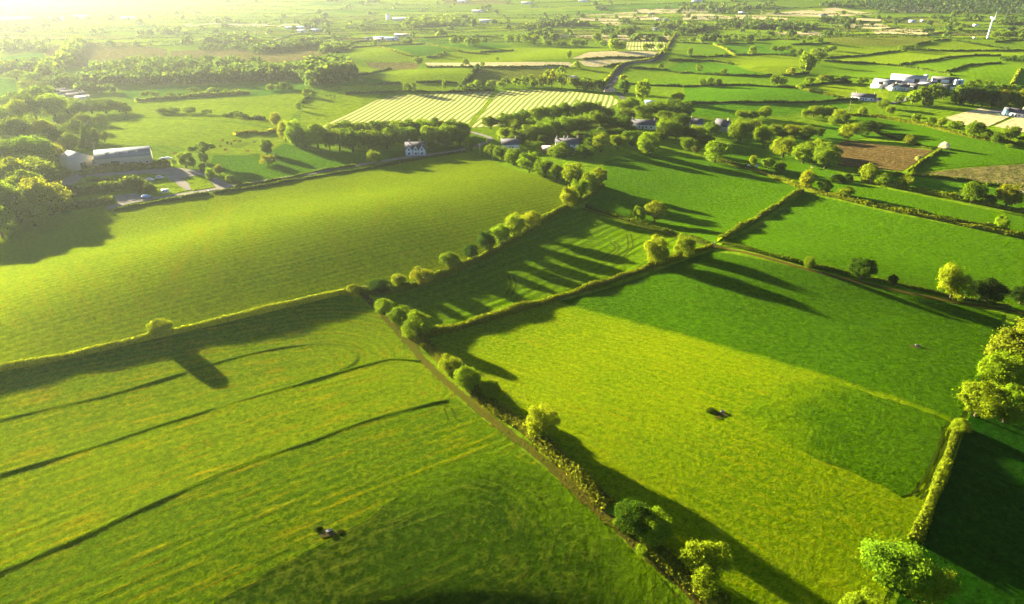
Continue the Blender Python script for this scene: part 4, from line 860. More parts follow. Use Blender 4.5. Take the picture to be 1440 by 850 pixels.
cluster([(637, 64, 10, 11), (645, 64, 11, 12), (657, 66, 12, 13), (668, 66, 13, 13), (651, 63, 10, 10)], 'tree in the round copse on the far green pasture', 'trees of the far round copse', ('mid', 'lime', 'wood'))
cluster([(716, 62, 12, 12), (728, 60, 10, 10), (745, 60, 16, 16), (752, 63, 14, 14), (766, 60, 8, 9), (780, 62, 13, 15), (738, 62, 12, 12), (770, 66, 14, 9), (790, 66, 14, 8), (808, 66, 14, 10), (820, 66, 12, 10), (838, 62, 12, 14), (848, 66, 10, 9)], 'tree in the ragged line beyond the humped stubble', 'trees beyond the humped stubble', ('mid', 'lime', 'wood'))
cluster([(862, 72, 16, 18), (872, 72, 12, 13), (876, 70, 10, 11), (909, 72, 11, 10), (916, 70, 9, 9), (928, 70, 10, 8)], 'tree standing at the edge of the small striped field', 'trees at the small striped field', ('lime', 'wood', 'dark'))
cluster([(800, 82, 8, 10)], 'slender tree at the tip of the humped stubble', None, ('lime',), ('tall',))
bush(810, 96, 14, 10, 'lime', 'overgrown bush between stubble strip and humped field')
for a in (): pass
plant_all()
print('trees', sum(o.name.startswith('tree') for o in bpy.data.objects))
# ================================================================== BUILDINGS
WHITE = plain_mat('whitewash', (.60, .61, .60), (.53, .54, .53), .5, .01); CREAM = plain_mat('cream_render', (.42, .40, .32), (.37, .35, .28), .5, .01)
STONE = plain_mat('stone', (.36, .33, .25), (.29, .27, .20), 1.2, .04); SLATE = plain_mat('slate', (.085, .085, .095), (.06, .06, .07), 1.0, .03)
GREYROOF = plain_mat('fibre_cement', (.14, .16, .175), (.12, .137, .15), .6, .03); PALEROOF = plain_mat('pale_sheet', (.36, .35, .30), (.31, .30, .26), .6, .02)
BLUEROOF = plain_mat('blue_sheet', (.20, .28, .38), (.17, .24, .33), .6, .02); BRICK = plain_mat('brick', (.34, .15, .09), (.28, .12, .07), 1.0, .03)
PINK = plain_mat('warm_render', (.62, .44, .33), (.55, .40, .30), .5, .02); DOORM = plain_mat('door_paint', (.16, .10, .06), None, 1, 0); DARKIN = plain_mat('dark_opening', (.04, .04, .04), None, 1, 0)
TURQ = plain_mat('turquoise_paint', (.25, .52, .52), None, .5, 0); FRAME = plain_mat('frame_paint', (.8, .8, .78), None, 1, 0)
def glass():
    m, nt = new_mat('window_glass'); p = N(nt, 'ShaderNodeBsdfPrincipled', i_Roughness=.45); p.inputs['Base Color'].default_value = (.035, .045, .055, 1)
    o = N(nt, 'ShaderNodeOutputMaterial'); nt.links.new(p.outputs[0], o.inputs[0]); return m
GLASS = glass()
def boxv(x0, x1, y0, y1, z0, z1):
    V = np.array([(x, y, z) for z in (z0, z1) for x, y in ((x0, y0), (x1, y0), (x1, y1), (x0, y1))], float)
    return V, np.array([[3, 2, 1, 0], [4, 5, 6, 7], [0, 1, 5, 4], [1, 2, 6, 5], [2, 3, 7, 6], [3, 0, 4, 7]])
def part(name, geo, mat, parent): return mesh_np(name, geo[0], geo[1], None, [mat], False, parent)
def gable_wall(x0, x1, y0, y1, h, r, axis='x'):
    """prism with gables at the ends of the given axis, going 1 m into the ground"""
    if axis == 'x':
        ym = (y0 + y1) / 2; pr = [(y0, -1), (y1, -1), (y1, h), (ym, h + r), (y0, h)]
        V = np.array([(x, y, z) for x in (x0, x1) for y, z in pr], float)
    else:
        xm = (x0 + x1) / 2; pr = [(x0, -1), (x1, -1), (x1, h), (xm, h + r), (x0, h)]
        V = np.array([(x, y, z) for y in (y1, y0) for x, z in pr], float)
    q = [[i, (i + 1) % 5, (i + 1) % 5 + 5, i + 5] for i in range(5)]
    q += [[0, 3, 2, 1], [0, 4, 3, 3], [5, 6, 7, 8], [5, 8, 9, 9]]
    return V, q
def gw(name, x0, x1, y0, y1, h, r, axis, mat, parent):
    V, q = gable_wall(x0, x1, y0, y1, h, r, axis)
    quads = np.array(q[:5] + [q[5], q[7]]); tris = np.array([[0, 4, 3], [5, 8, 9]])
    return mesh_np(name, V, quads, tris, [mat], False, parent)
def roof(x0, x1, y0, y1, h, r, axis, mat, parent, ov=.4, th=.22, name='roof'):
    parts = []
    A, Bq = (y0, y1) if axis == 'x' else (x0, x1); mid = (A + Bq) / 2
    e0, e1 = (x0 - ov, x1 + ov) if axis == 'x' else (y0 - ov, y1 + ov)
    sl = r / (mid - A)
    for s, edge in ((-1, A - ov), (1, Bq + ov)):
        zb = h - ov * sl + .02
        prof = [(edge, zb), (mid, h + r + .02), (mid, h + r + th + .02), (edge, zb + th)]
        V = np.array([((e, p, z) if axis == 'x' else (p, e, z)) for e in (e0, e1) for p, z in prof], float)
        q = np.array([[0, 1, 2, 3], [7, 6, 5, 4], [0, 4, 5, 1], [1, 5, 6, 2], [2, 6, 7, 3], [3, 7, 4, 0]])
        parts.append((V, q))
    return part(name, merge(parts), mat, parent)
def add_window(parent, u, z, w, h, y, mat=GLASS):
    wi = part('window', boxv(u - w / 2, u + w / 2, y - .07, y + .05, z, z + h), mat, parent)
    fr = merge([boxv(u - w / 2 - .12, u - w / 2, y - .10, y + .05, z - .1, z + h + .1), boxv(u + w / 2, u + w / 2 + .12, y - .10, y + .05, z - .1, z + h + .1), boxv(u - w / 2, u + w / 2, y - .10, y + .05, z + h, z + h + .1), boxv(u - w / 2, u + w / 2, y - .14, y + .05, z - .1, z)])
    part('frame', fr, FRAME, wi)
def add_chimney(parent, u, y, z, h=1.5, w=.8, m=STONE):
    c = part('chimney', boxv(u - w / 2, u + w / 2, y - w / 2, y + w / 2, z - 1.2, z + h), m, parent)
    part('chimney_pot', merge([tube((u - .18, y, z + h), (u - .18, y, z + h + .45), .13, .11), tube((u + .2, y, z + h), (u + .2, y, z + h + .45), .13, .11)]), BRICK, c)
def building(px, py, L, D, h, r, rz, wall, rf, label, cat='house', name='house', chim=(), wins=(), doors=(), axis='x', group=None, bigdoor=(), sky=()):
    p = P(px, py); az = math.atan2(p[0], p[1]); ang = -az + R(rz); L *= .88; D *= .88; h *= .92
    if p[3] > 600: h *= .76; r *= .76
    d = D / 2
    o = empty(name, (p[0] + math.sin(az) * d, p[1] + math.cos(az) * d, float(H(p[0] + math.sin(az) * d, p[1] + math.cos(az) * d))), ang); tag(o, label, cat, group)
    gw('wall', -L / 2, L / 2, -D / 2, D / 2, h, r, axis, wall, o); rfo = roof(-L / 2, L / 2, -D / 2, D / 2, h, r, axis, rf, o)
    for u in chim: add_chimney(rfo, u * L / 2, 0, h + r)
    for u, z, w, hh in wins: add_window(o, u * L / 2, z, w, hh, -D / 2)
    for u in doors:
        dd = part('door', boxv(u * L / 2 - .5, u * L / 2 + .5, -D / 2 - .08, -D / 2 + .05, 0, 2.1), DOORM, o); part('handle', boxv(u * L / 2 + .32, u * L / 2 + .42, -D / 2 - .14, -D / 2 - .08, .95, 1.1), FRAME, dd)
    for u, w, hh in bigdoor: part('dark_doorway', boxv(u * L / 2 - w / 2, u * L / 2 + w / 2, -D / 2 - .1, -D / 2 + .05, 0, hh), DARKIN, o)  # flat slab: its dark colour stands for the dim inside
    for u, v in sky:
        # roof lights lie on the front slope
        y = -D / 4; z = h + r / 2 + .28; s = r / (D / 2)
        V = np.array([(u * L / 2 + a, y + b, z + b * s) for a, b in ((-v, -.7), (v, -.7), (v, .7), (-v, .7))] + [(u * L / 2 + a, y + b, z + b * s - .1) for a, b in ((-v, -.7), (v, -.7), (v, .7), (-v, .7))])
        part('roof_light', (V, np.array([[0, 1, 2, 3], [7, 6, 5, 4], [0, 4, 5, 1], [1, 5, 6, 2], [2, 6, 7, 3], [3, 7, 4, 0]])), PALEROOF, rfo)
    return o, D, L
bd = building
# barns at the yard
bd(112, 239, 13, 15, 6.2, 2.6, 26, CREAM, PALEROOF, 'pale roofed barn with its gable facing the yard', 'barn', 'barn', axis='y', bigdoor=[(-.1, 3, 3.4)])
bd(127, 235, 8, 7, 3.6, 1.0, 8, BRICK, BLUEROOF, 'low brick lean-to with a pale blue roof between barn and shed', 'shed', 'shed', bigdoor=[(.2, 2, 2.4)])
o_, D_, L_ = bd(178, 235, 31, 15, 6.0, 3.4, -7, STONE, GREYROOF, 'long grey roofed stone shed beside the gravel yard', 'shed', 'shed', wins=[(-.75, 1.2, 1.4, 1.2), (.1, 1.2, 1.4, 1.2), (.6, 1.2, 1.4, 1.2), (.85, 1.2, 1.2, 1.2)], bigdoor=[(-.3, 4, 3.6)], sky=[(-.55, 1), (-.2, 1), (.15, 1), (.5, 1)])
bd(147, 237, 10, 6, 3.4, 1.4, -5, STONE, GREYROOF, 'stone outhouse joining the left end of the long grey shed', 'shed', 'shed', bigdoor=[(0, 2, 2.3)])
# gabled house by the lane
o_, D_, L_ = bd(585, 219, 13.0, 8, 4.2, 3.2, -4, WHITE, SLATE, 'white house with three front gables under a dark roof', chim=(-.6, .5), wins=[(-.93, 1, .9, 1.2), (-.28, 1, 1, 1.2), (.3, 1, 1, 1.2)], doors=(.0,))
for u, w in ((-.62, 3.6), (.05, 3.0), (.68, 3.4)):
    x0, x1 = u * L_ / 2 - w / 2, u * L_ / 2 + w / 2
    g = gw('front_gable', x0, x1, -D_ / 2 - 1.2, -D_ / 2 + 3, 3.7, 2.4, 'y', WHITE, o_); roof(x0, x1, -D_ / 2 - 1.2, -D_ / 2 + 3, 3.7, 2.4, 'y', SLATE, g, .35, .2)
    add_window(o_, u * L_ / 2, 3.2, 1.1, 1.2, -D_ / 2 - 1.2); add_window(o_, u * L_ / 2, .9, 1.4, 1.3, -D_ / 2 - 1.2)
# white cottage with chimneys
bd(797, 214, 15.5, 7, 5.2, 2.6, 6, WHITE, SLATE, 'white two-storey cottage with chimneys at the foot of the wood', 'cottage', 'cottage', chim=(-.9, -.25, .05, .92), wins=[(-.75, 3.2, 1, 1.2), (-.3, 3.2, 1, 1.2), (.15, 3.2, 1, 1.2), (.6, 3.2, 1, 1.2), (-.75, .9, 1, 1.2), (-.3, .9, 1, 1.2), (.62, .9, 1, 1.2)], doors=(.15,))
bd(770, 216, 7, 5, 2.6, 1.6, 10, BRICK, PINK, 'low russet roofed shed left of the white cottage', 'shed', 'shed')
bd(717, 211, 12, 7, 3.6, 2.6, 4, WHITE, SLATE, 'dark roofed cottage half hidden by the field-corner trees', 'cottage', 'cottage', chim=(.7,), wins=[(-.4, .9, 1, 1.2), (.3, .9, 1, 1.2)], doors=(0,))
bd(710, 196, 5, 4, 2.6, 1.2, 0, WHITE, GREYROOF, 'small white outbuilding behind the half hidden cottage', 'shed', 'shed', bigdoor=[(0, 1.6, 2)])
bd(904, 182, 19, 7, 3.4, 2.6, -6, WHITE, SLATE, 'long white bungalow with a dark roof inside the tree belt', 'bungalow', 'bungalow', chim=(-.9, .9), wins=[(-.7, .9, 1.2, 1.2), (-.25, .9, 1.2, 1.2), (.3, .9, 1.2, 1.2), (.7, .9, 1.2, 1.2)], doors=(.02,))
bd(913, 150, 8, 6, 3.2, 1.4, 0, STONE, BLUEROOF, 'small blue roofed shed beside the lane in the trees', 'shed', 'shed', bigdoor=[(0, 2, 2.3)])
bd(857, 130, 9, 8, 4.2, 3.0, 25, PINK, SLATE, 'stone house with a warm pink gable at the foot of the road', axis='y', chim=(0,), wins=[(-.4, 1, 1, 1.2), (.4, 1, 1, 1.2), (0, 3.6, .9, 1.1)])
bd(803, 114, 13, 9, 4.4, 1.6, 5, WHITE, PALEROOF, 'pale roofed shed above the hay field', 'shed', 'shed', bigdoor=[(.3, 3, 3)])
bd(1015, 185, 11, 8, 4.2, 3.4, -30, STONE, SLATE, 'grey slate roofed farmhouse wedged between trees', chim=(.8,), wins=[(-.4, 1, 1, 1.2), (.3, 1, 1, 1.2)], doors=(0,))
bd(978, 182, 9, 7, 4.0, 2.8, 10, WHITE, SLATE, 'white gabled house half buried in the yellow trees', chim=(-.8,), wins=[(-.5, 1, 1, 1.2), (.4, 1, 1, 1.2)])
bd(1213, 142, 21, 7, 3.2, 2.4, -3, WHITE, SLATE, 'white bungalow with two chimneys below the farm', 'bungalow', 'bungalow', chim=(-.62, .88), wins=[(-.8, .9, 1.3, 1.2), (-.5, .9, 1.3, 1.2), (-.15, .9, 1.3, 1.2), (.25, .9, 1.3, 1.2), (.7, .9, 1.3, 1.2)], doors=(.05,))
bd(1234, 144, 5, 4, 2.4, 1.0, 0, PINK, SLATE, 'tiny outhouse at the right end of the bungalow', 'shed', 'shed')
# white farm
FL = 'big white farm on the hillside'
bd(1247, 122, 26, 16, 5, 2.2, -8, WHITE, GREYROOF, 'wide grey roofed cattle shed at the left of the ' + FL, 'shed', 'shed', bigdoor=[(-.4, 4, 3.6), (.3, 4, 3.6)])
bd(1238, 125, 18, 7, 3, 1.2, -14, WHITE, PALEROOF, 'low white lean-to in front of the left cattle shed', 'shed', 'shed', bigdoor=[(.4, 3, 2.4)])
bd(1277, 117, 34, 18, 6, 2.6, -5, WHITE, PALEROOF, 'largest pale roofed shed at the top of the ' + FL, 'shed', 'shed', bigdoor=[(.5, 4, 4)])
bd(1258, 128, 10, 8, 4.6, 3.0, 28, WHITE, SLATE, 'white farmhouse with its gable turned to the lane', 'farmhouse', 'farmhouse', axis='y', chim=(0,), wins=[(-.4, 1, 1, 1.2), (.4, 1, 1, 1.2), (0, 3.8, .9, 1)])
bd(1267, 128, 13, 7, 4.6, 2.6, -6, WHITE, SLATE, 'dark roofed white farmhouse beside the gable', 'farmhouse', 'farmhouse', chim=(.85,), wins=[(-.5, 1, 1, 1.2), (0, 1, 1, 1.2), (.5, 1, 1, 1.2)], doors=(.25,))
bd(1287, 127, 16, 8, 4.2, 2.4, -6, WHITE, SLATE, 'dark roofed white outbuilding in the middle of the farmyard', 'outbuilding', 'outbuilding', wins=[(-.5, 1, 1, 1.2), (.5, 1, 1, 1.2)], bigdoor=[(0, 3, 2.8)])
bd(1300, 124, 10, 8, 4, 1.8, 30, CREAM, PALEROOF, 'cream shed behind the dark farm trees', 'shed', 'shed', bigdoor=[(0, 3, 3)])
bd(1328, 117, 24, 11, 4.4, 2.2, 8, WHITE, SLATE, 'long dark roofed shed at the right of the farm', 'shed', 'shed', bigdoor=[(-.5, 3, 3), (.4, 3, 3)])
bd(1330, 126, 14, 7, 3.4, 1.6, 8, WHITE, SLATE, 'low dark roofed shed left of the silos', 'shed', 'shed', bigdoor=[(.2, 3, 2.6)])
bd(1301.5, 113, 4, 4, 6.0, .8, 0, WHITE, WHITE, 'white square feed tower standing above the farm roofs', 'tower', 'feed_tower', bigdoor=[(0, 1.4, 2)])
for k, (px, l) in enumerate(((1342.5, 'left and whitest'), (1346.5, 'middle'), (1350.5, 'right-hand bluish'))):
    p = P(px, 124); o = empty('silo', p[:3]); tag(o, f'{l} one of the three farm silos beside the dark wood', 'silo', 'farm silos')
    m = WHITE if k == 0 else TURQ if k == 2 else GREYROOF
    part('tank', tube((0, 0, -.5), (0, 0, 6.6), 1.5, 1.5, 16), m, o); part('dome', merge([tube((0, 0, 6.6), (0, 0, 7.2), 1.56, 1.1, 16), tube((0, 0, 7.2), (0, 0, 7.5), 1.1, .1, 16)]), WHITE, o); part('ladder', merge([boxv(-.3, -.22, -1.62, -1.52, 0, 6.6), boxv(.22, .3, -1.62, -1.52, 0, 6.6)] + [boxv(-.22, .22, -1.6, -1.54, z, z + .06) for z in np.arange(.4, 6.4, .5)]), GREYROOF, o)
# house at the right border
o_, D_, L_ = bd(1428, 165, 19, 8, 3.4, 2.6, -8, WHITE, SLATE, 'white house in a gravel plot at the end of the stubble', chim=(.4,), wins=[(-.2, .9, 1.3, 1.2), (.3, .9, 1.3, 1.2), (.7, .9, 1.3, 1.2)], doors=(.05,))
g = gw('front_gable', -8.5, -4.0, -D_ / 2 - 1.6, -D_ / 2 + 3, 3.4, 2.4, 'y', TURQ, o_); g['label'] = 'turquoise front gable'; roof(-8.5, -4.0, -D_ / 2 - 1.6, -D_ / 2 + 3, 3.4, 2.4, 'y', SLATE, g, .35, .2); add_window(o_, -6.25 , 1, 1.6, 1.3, -D_ / 2 - 1.6)
# village in the haze
VL = 'white village house in the hazy hollow, '
for a in ((86, 134, 12, 10, 'highest one with a red chimney'), (98, 136, 14, 0, 'second from the top'), (107, 143, 13, -10, 'in the middle of the group'), (118, 147, 12, 8, 'with the sunlit roof, lowest'), (113, 139, 10, 20, 'tucked behind the lowest one')):
    bd(a[0], a[1], a[2], 7, 4.4, 2.6, a[3], WHITE, SLATE if a[0] != 118 else PALEROOF, VL + a[4], chim=(.8,), wins=[(-.5, 1, 1, 1.2), (.4, 1, 1, 1.2)], doors=(0,))
bd(89, 179, 8, 6, 4, 2.6, 10, WHITE, SLATE, 'white house peeping from the wood behind the barns', chim=(.6,), wins=[(-.4, 1, 1, 1.2), (.4, 1, 1, 1.2)]); bd(114, 175, 10, 6, 3.2, 2, 0, WHITE, PALEROOF, 'pale roofed house in the wood left of the conifer', chim=(.6,), wins=[(-.4, 1, 1, 1.2), (.4, 1, 1, 1.2)])
# far farms
def far_b(px, py, L, label, rf=SLATE, w=WHITE, D=9, h=4, r=2.2, cat='house', nm='house', rz=0, group=None): return bd(px, py, L, D, h, r, rz, w, rf, label, cat, nm, group=group, bigdoor=[(.2, 2.4, 2.6)])
far_b(517, 57, 11, 'small white house at the left of the far blue roofed farm', SLATE); far_b(536, 56, 28, 'far shed with a long blue-grey roof', BLUEROOF, cat='shed', nm='shed'); far_b(551, 57, 24, 'far shed with the palest blue roof', BLUEROOF, cat='shed', nm='shed', D=12); far_b(532, 58.5, 14, 'cream cottage in front of the far blue roofs', PINK, CREAM, cat='cottage', nm='cottage'); far_b(566, 52, 30, 'far low brown roofed range right of the blue roofs', PINK, STONE, cat='shed', nm='shed')
far_b(565, 29, 46, 'long far white shed beside the round white tank', WHITE, cat='shed', nm='shed', D=14, h=6); p = P(546, 28); o = empty('storage_tank', p[:3]); tag(o, 'round white storage tank left of the long far white shed', 'tank'); part('tank_wall', tube((0, 0, -1), (0, 0, 11), 5, 5, 18), WHITE, o); part('lid', tube((0, 0, 11), (0, 0, 13), 5.1, .5, 18), PALEROOF, o)
far_b(415, 41, 40, 'far bluish roofed shed in the haze above the moor', BLUEROOF, cat='shed', nm='shed', D=14); far_b(432, 41, 36, 'long hazy blue roofed shed, right of the bluish one', BLUEROOF, cat='shed', nm='shed', D=14); far_b(424, 46, 16, 'small pale building below the hazy blue roofs', PALEROOF, cat='shed', nm='shed'); far_b(444, 45, 22, 'hazy shed at the right end of the far left farm', BLUEROOF, cat='shed', nm='shed')
far_b(922, 43, 12, 'white house with a grey roof on the climbing road', SLATE); far_b(925, 29, 16, 'pink walled house among the far stubble', PINK, PINK); far_b(936, 30, 14, 'grey roofed house right of the pink walled one', SLATE); far_b(916, 21, 18, 'dark roofed shed on the upper stubble', SLATE, STONE, cat='shed', nm='shed')
far_b(1043, 20, 20, 'white shed at the head of the square stubble fields', WHITE, cat='shed', nm='shed'); far_b(1157, 23, 22, 'dark roofed barn at the edge of the pale hill', SLATE, STONE, cat='barn', nm='barn'); far_b(1012, 16, 26, 'pale house in the trees above the stubble', PALEROOF)
far_b(1283, 32, 18, 'white shed with a blue end below the forest', BLUEROOF, cat='shed', nm='shed'); far_b(1297, 31.5, 10, 'small cream house right of the blue ended shed', PINK, CREAM); far_b(1371, 38, 10, 'tiny white house left of the turbine', WHITE); far_b(1370, 55, 6, 'tiny white hut in the turbine pasture', WHITE, D=4, h=2.4, r=1, cat='hut', nm='hut')
for px, py, l in ((672, 18, 'cream house on the far hazy plain beside a wood'), (684, 32, 'lonely pink house on the far hazy plain'), (980, 3, 'pale shed near the far edge of the plain'), (820, 3, 'grey roofed factory near the far edge of the plain'), (650, 4, 'white house under the hazy ridge'), (115, 26, 'white hall in the brightest haze'), (80, 29, 'long white shed in the brightest haze'), (180, 28, 'pale house in the brightest haze'), (740, 6, 'pale house in the middle of the far plain')):
    far_b(px, py, 34, l, PALEROOF, D=14, h=6)

# ================================================================== TURBINE, POLES, VEHICLES, ANIMALS, TROUGHS
p = P(1388, 55.5); o = empty('wind_turbine', p[:3], -math.atan2(p[0], p[1]) + R(78)); tag(o, 'white wind turbine standing alone on the far pasture', 'wind turbine')
HT = 31
part('tower', tube((0, 0, -1), (0, 0, HT), 1.35, .8, 20), WHITE, o)
part('nacelle', merge([boxv(-1.1, 1.1, -1.9, 3.6, HT - .2, HT + 2.0)]), WHITE, o)
part('hub', tube((0, -1.9, HT + .9), (0, -3.4, HT + .9), 1.0, .3, 12), WHITE, o)
for k in range(3):
    a = R(90 + 120 * k + 4); ca, sa = math.cos(a), math.sin(a); Lb = 9.5
    V = []
    for s, w, tk in ((0, .5, .3), (.2, .9, .25), (.6, .6, .15), (1, .15, .05)):
        c0 = np.array([ca * Lb * s, -2.7, HT + .9 + sa * Lb * s]); tn = np.array([-sa, 0, ca])
        for sx, sy in ((-1, -1), (1, -1), (1, 1), (-1, 1)): V.append(c0 + tn * w * sx + np.array([0, tk * sy, 0]))
    q = [[4 * i + j, 4 * i + (j + 1) % 4, 4 * i + 4 + (j + 1) % 4, 4 * i + 4 + j] for i in range(3) for j in range(4)] + [[12, 13, 14, 15]]
    part('blade', (np.array(V), np.array(q)), WHITE, o)
WOOD = plain_mat('pole_wood', (.30, .24, .16), (.22, .17, .11), 2, .02)
for px, py, h, l in ((136, 222, 9, 'wooden utility pole behind the barns'), (1238, 132, 8, 'wooden utility pole on the grass below the farm'), (1194, 156, 8, 'wooden utility pole left of the copse below the bungalow'), (1103, 62, 9, 'thin pole on the far crest'), (675, 221, 8, 'pale pole at the lane bend by the field corner')):
    p = P(px, py); o = empty('utility_pole', p[:3], -.4); tag(o, l, 'pole', 'utility poles'); part('pole', tube((0, 0, -.5), (0, 0, h), .16, .11, 8), WOOD, o); part('crossarm', boxv(-.9, .9, -.06, .06, h - .8, h - .65), WOOD, o)
TYRE = plain_mat('tyre', (.02, .02, .02), None, 1, 0)
def paint(n, c):
    m, nt = new_mat(n); b = N(nt, 'ShaderNodeBsdfPrincipled', i_Roughness=.3); b.inputs['Base Color'].default_value = (*c, 1); q = N(nt, 'ShaderNodeOutputMaterial'); nt.links.new(b.outputs[0], q.inputs[0]); return m
def car(px, py, rz, c, label):
    p = P(px, py); o = empty('parked_car', (p[0], p[1], p[2] + .2), R(rz)); tag(o, label, 'car', 'cars parked in the barn yard')
    pr = [(-2.1, .3), (2.1, .3), (2.15, .75), (1.1, .92), (.5, 1.42), (-1.2, 1.45), (-1.9, .95), (-2.15, .8)]; n = len(pr)
    V = np.array([(x, y * (1 if z < 1 else .82), z) for y in (-.85, .85) for x, z in pr]); q = [[i, (i + 1) % n, (i + 1) % n + n, i + n] for i in range(n)] + [[0, 7, 2, 1], [7, 6, 3, 2], [6, 5, 4, 3], [8, 9, 10, 15], [15, 10, 11, 14], [14, 11, 12, 13]]
    part('body', (V, np.array(q)), c, o)
    for y in (-.80, .76): part('window', boxv(-1.25, .55, y, y + .04, .98, 1.34), GLASS, o)
    for x in (-1.3, 1.35):
        for y in (-.9, .72):
            w = part('wheel', tube((x, y, .33), (x, y + .18, .33), .33, .33, 14), TYRE, o); part('rim', tube((x, y - .012 if y < 0 else y + .18, .33), (x, y if y < 0 else y + .192, .33), .18, .18, 10), FRAME, w)
W_ = paint('white_paint', (.5, .5, .5)); Bl = paint('blue_paint', (.12, .25, .5)); Gy = paint('grey_paint', (.35, .36, .37)); Rd = paint('red_paint', (.45, .06, .05))
car(211, 255, 20, W_, 'white car on the gravel next to the small lawn'); car(224.5, 252, 15, Gy, 'pale grey car right of the white one on the gravel'); car(206, 279, 25, Bl, 'blue car at the hedge end beside the lane'); car(237, 225, 10, W_, 'white car behind the right end of the grey shed'); car(230, 226, 10, Gy, 'grey car close to the right gable of the grey shed')
p = P(233, 272); o = empty('caravan', p[:3], R(20), (.75, .75, .75)); tag(o, 'small white caravan on the lawn beside the lane', 'caravan')
part('body', merge([boxv(-2.4, 2.4, -1.05, 1.05, .6, 2.3), boxv(-2.1, 2.1, -1.0, 1.0, 2.3, 2.6)]), W_, o)
for x in (-1.3, .9): part('window', boxv(x - .5, x + .5, -1.09, -1.05, 1.3, 1.95), GLASS, o)
part('door', boxv(-.45, .15, -1.10, -1.05, .65, 2.1), Gy, o)
for y in (-1.08, .93): part('wheel', tube((0, y, .36), (0, y + .15, .36), .36, .36, 14), TYRE, o)
part('tow_bar', tube((2.4, 0, .65), (3.5, 0, .55), .06, .05), TYRE, o)
# cattle
def cow_mesh():
    me = bpy.data.meshes.new('cow'); bm = bmesh.new()
    pts = [((-.75, 0, 1.12), .30), ((-.3, 0, 1.10), .36), ((.2, 0, 1.08), .37), ((.62, 0, 1.12), .32), ((.95, 0, 1.25), .20), ((1.22, 0, 1.32), .15), ((1.55, 0, 1.18), .09)]
    vs = [bm.verts.new(c) for c, _ in pts]; rad = [r for _, r in pts]
    for a, b in zip(vs, vs[1:]): bm.edges.new((a, b))
    def limb(root, pts_):
        prev = vs[root]
        for c, r in pts_: v = bm.verts.new(c); vs.append(v); rad.append(r); bm.edges.new((prev, v)); prev = v
    for s in (-1, 1):
        limb(0, [((-.72, s * .2, .80), .17), ((-.85, s * .22, .45), .08), ((-.75, s * .22, .02), .06)]); limb(3, [((.58, s * .2, .75), .13), ((.62, s * .2, .40), .08), ((.60, s * .2, .02), .06)])
        limb(5, [((1.20, s * .26, 1.42), .04)])
    limb(0, [((-1.08, 0, 1.1), .04), ((-1.14, 0, .6), .03)])
    bm.to_mesh(me); bm.free()
    o = bpy.data.objects.new('cow', me); COL.objects.link(o); mod = o.modifiers.new('skin', 'SKIN'); sl = me.skin_vertices if me.skin_vertices else None
    if not me.skin_vertices:
        b2 = bmesh.new(); b2.from_mesh(me); b2.verts.layers.skin.verify(); b2.to_mesh(me); b2.free()
    for v, r in zip(me.skin_vertices[0].data, rad): v.radius = (r, r)
    me.skin_vertices[0].data[0].use_root = True
    o.modifiers.new('sub', 'SUBSURF').levels = 1
    dg = bpy.context.evaluated_depsgraph_get(); ev = bpy.data.meshes.new_from_object(o.evaluated_get(dg)); bpy.data.objects.remove(o)
    return ev
CM = cow_mesh()
HIDE = {'red': plain_mat('red_hide', (.30, .09, .03), (.24, .07, .025), 2, .01), 'dark': plain_mat('dark_hide', (.06, .035, .025), None, 2, .01), 'cream': plain_mat('cream_hide', (.60, .45, .25), None, 2, .01)}
cows = [(310, 208, 'red', 'red cow nearest the umbrella-shaped tree'), (317, 213, 'red', 'red cow just below the one by the umbrella-shaped tree'), (348, 215, 'red', 'red cow lying furthest into the shade of the pasture'), (320, 203, 'dark', 'dark cow at the left of the grazing herd'), (326, 204, 'dark', 'dark cow grazing in the thick of the herd'), (330, 200, 'red', 'brown cow at the upper edge of the herd'), (337, 201, 'dark', 'dark cow right of the herd'), (358, 202, 'dark', 'dark cow alone left of the upright pasture tree'), (313, 200, 'red', 'brown cow at the left upper edge of the herd'), (246, 218, 'red', 'red cow beside the grey shed gable'),
        (1142, 237, 'cream', 'cream cow grazing under the massive clump of trees'), (460, 137, 'dark', 'dark cow first in the row beside the mown field corner'), (465, 137, 'dark', 'dark cow in the middle of the row beside the mown field corner'), (471, 137, 'dark', 'dark cow last in the row beside the mown field corner')]
for px, py, c, l in cows:
    p = P(px, py); me = CM.copy(); me.materials.clear(); me.materials.append(HIDE[c]); o = link(bpy.data.objects.new('cow', me)); o.location = (p[0], p[1], p[2] + .06); o.rotation_euler = (0, 0, random.uniform(0, 6.28)); tag(o, l, 'cow', 'cattle on the pastures')
# troughs and the muddy hollows round them
METAL = paint('galvanised', (.12, .13, .13)); MUD = plain_mat('mud', (.075, .06, .02), (.05, .05, .012), .6, .12)
def trough(px, py, rz, label, s=1.0):
    p = P(px, py); o = empty('water_trough', (p[0], p[1], p[2] + .13), R(rz), (s, s, s)); tag(o, label, 'trough', 'field troughs')
    part('tub', merge([boxv(-1.1, 1.1, -.4, -.34, .1, .7), boxv(-1.1, 1.1, .34, .4, .1, .7), boxv(-1.1, -1.04, -.34, .34, .1, .7), boxv(1.04, 1.1, -.34, .34, .1, .7), boxv(-1.04, 1.04, -.34, .34, .1, .16)]), METAL, o)
    part('water', boxv(-1.03, 1.03, -.33, .33, .16, .55), GLASS, o)
    for x in (-.8, .8): part('leg', boxv(x - .08, x + .08, -.3, .3, -.1, .1), METAL, o)
    return p
def blob(px, py, rad, mat, off=.14, asp=1.5):
    p = P(px, py); a = np.linspace(0, 2 * math.pi, 26, endpoint=False); rr = rad * (1 + .22 * np.sin(3 * a + px) + rng.normal(0, .07, 26))
    s = sheet('mud_patch', np.stack([p[0] + np.cos(a) * rr * asp, p[1] + np.sin(a) * rr], -1), mat, off, step=.7)
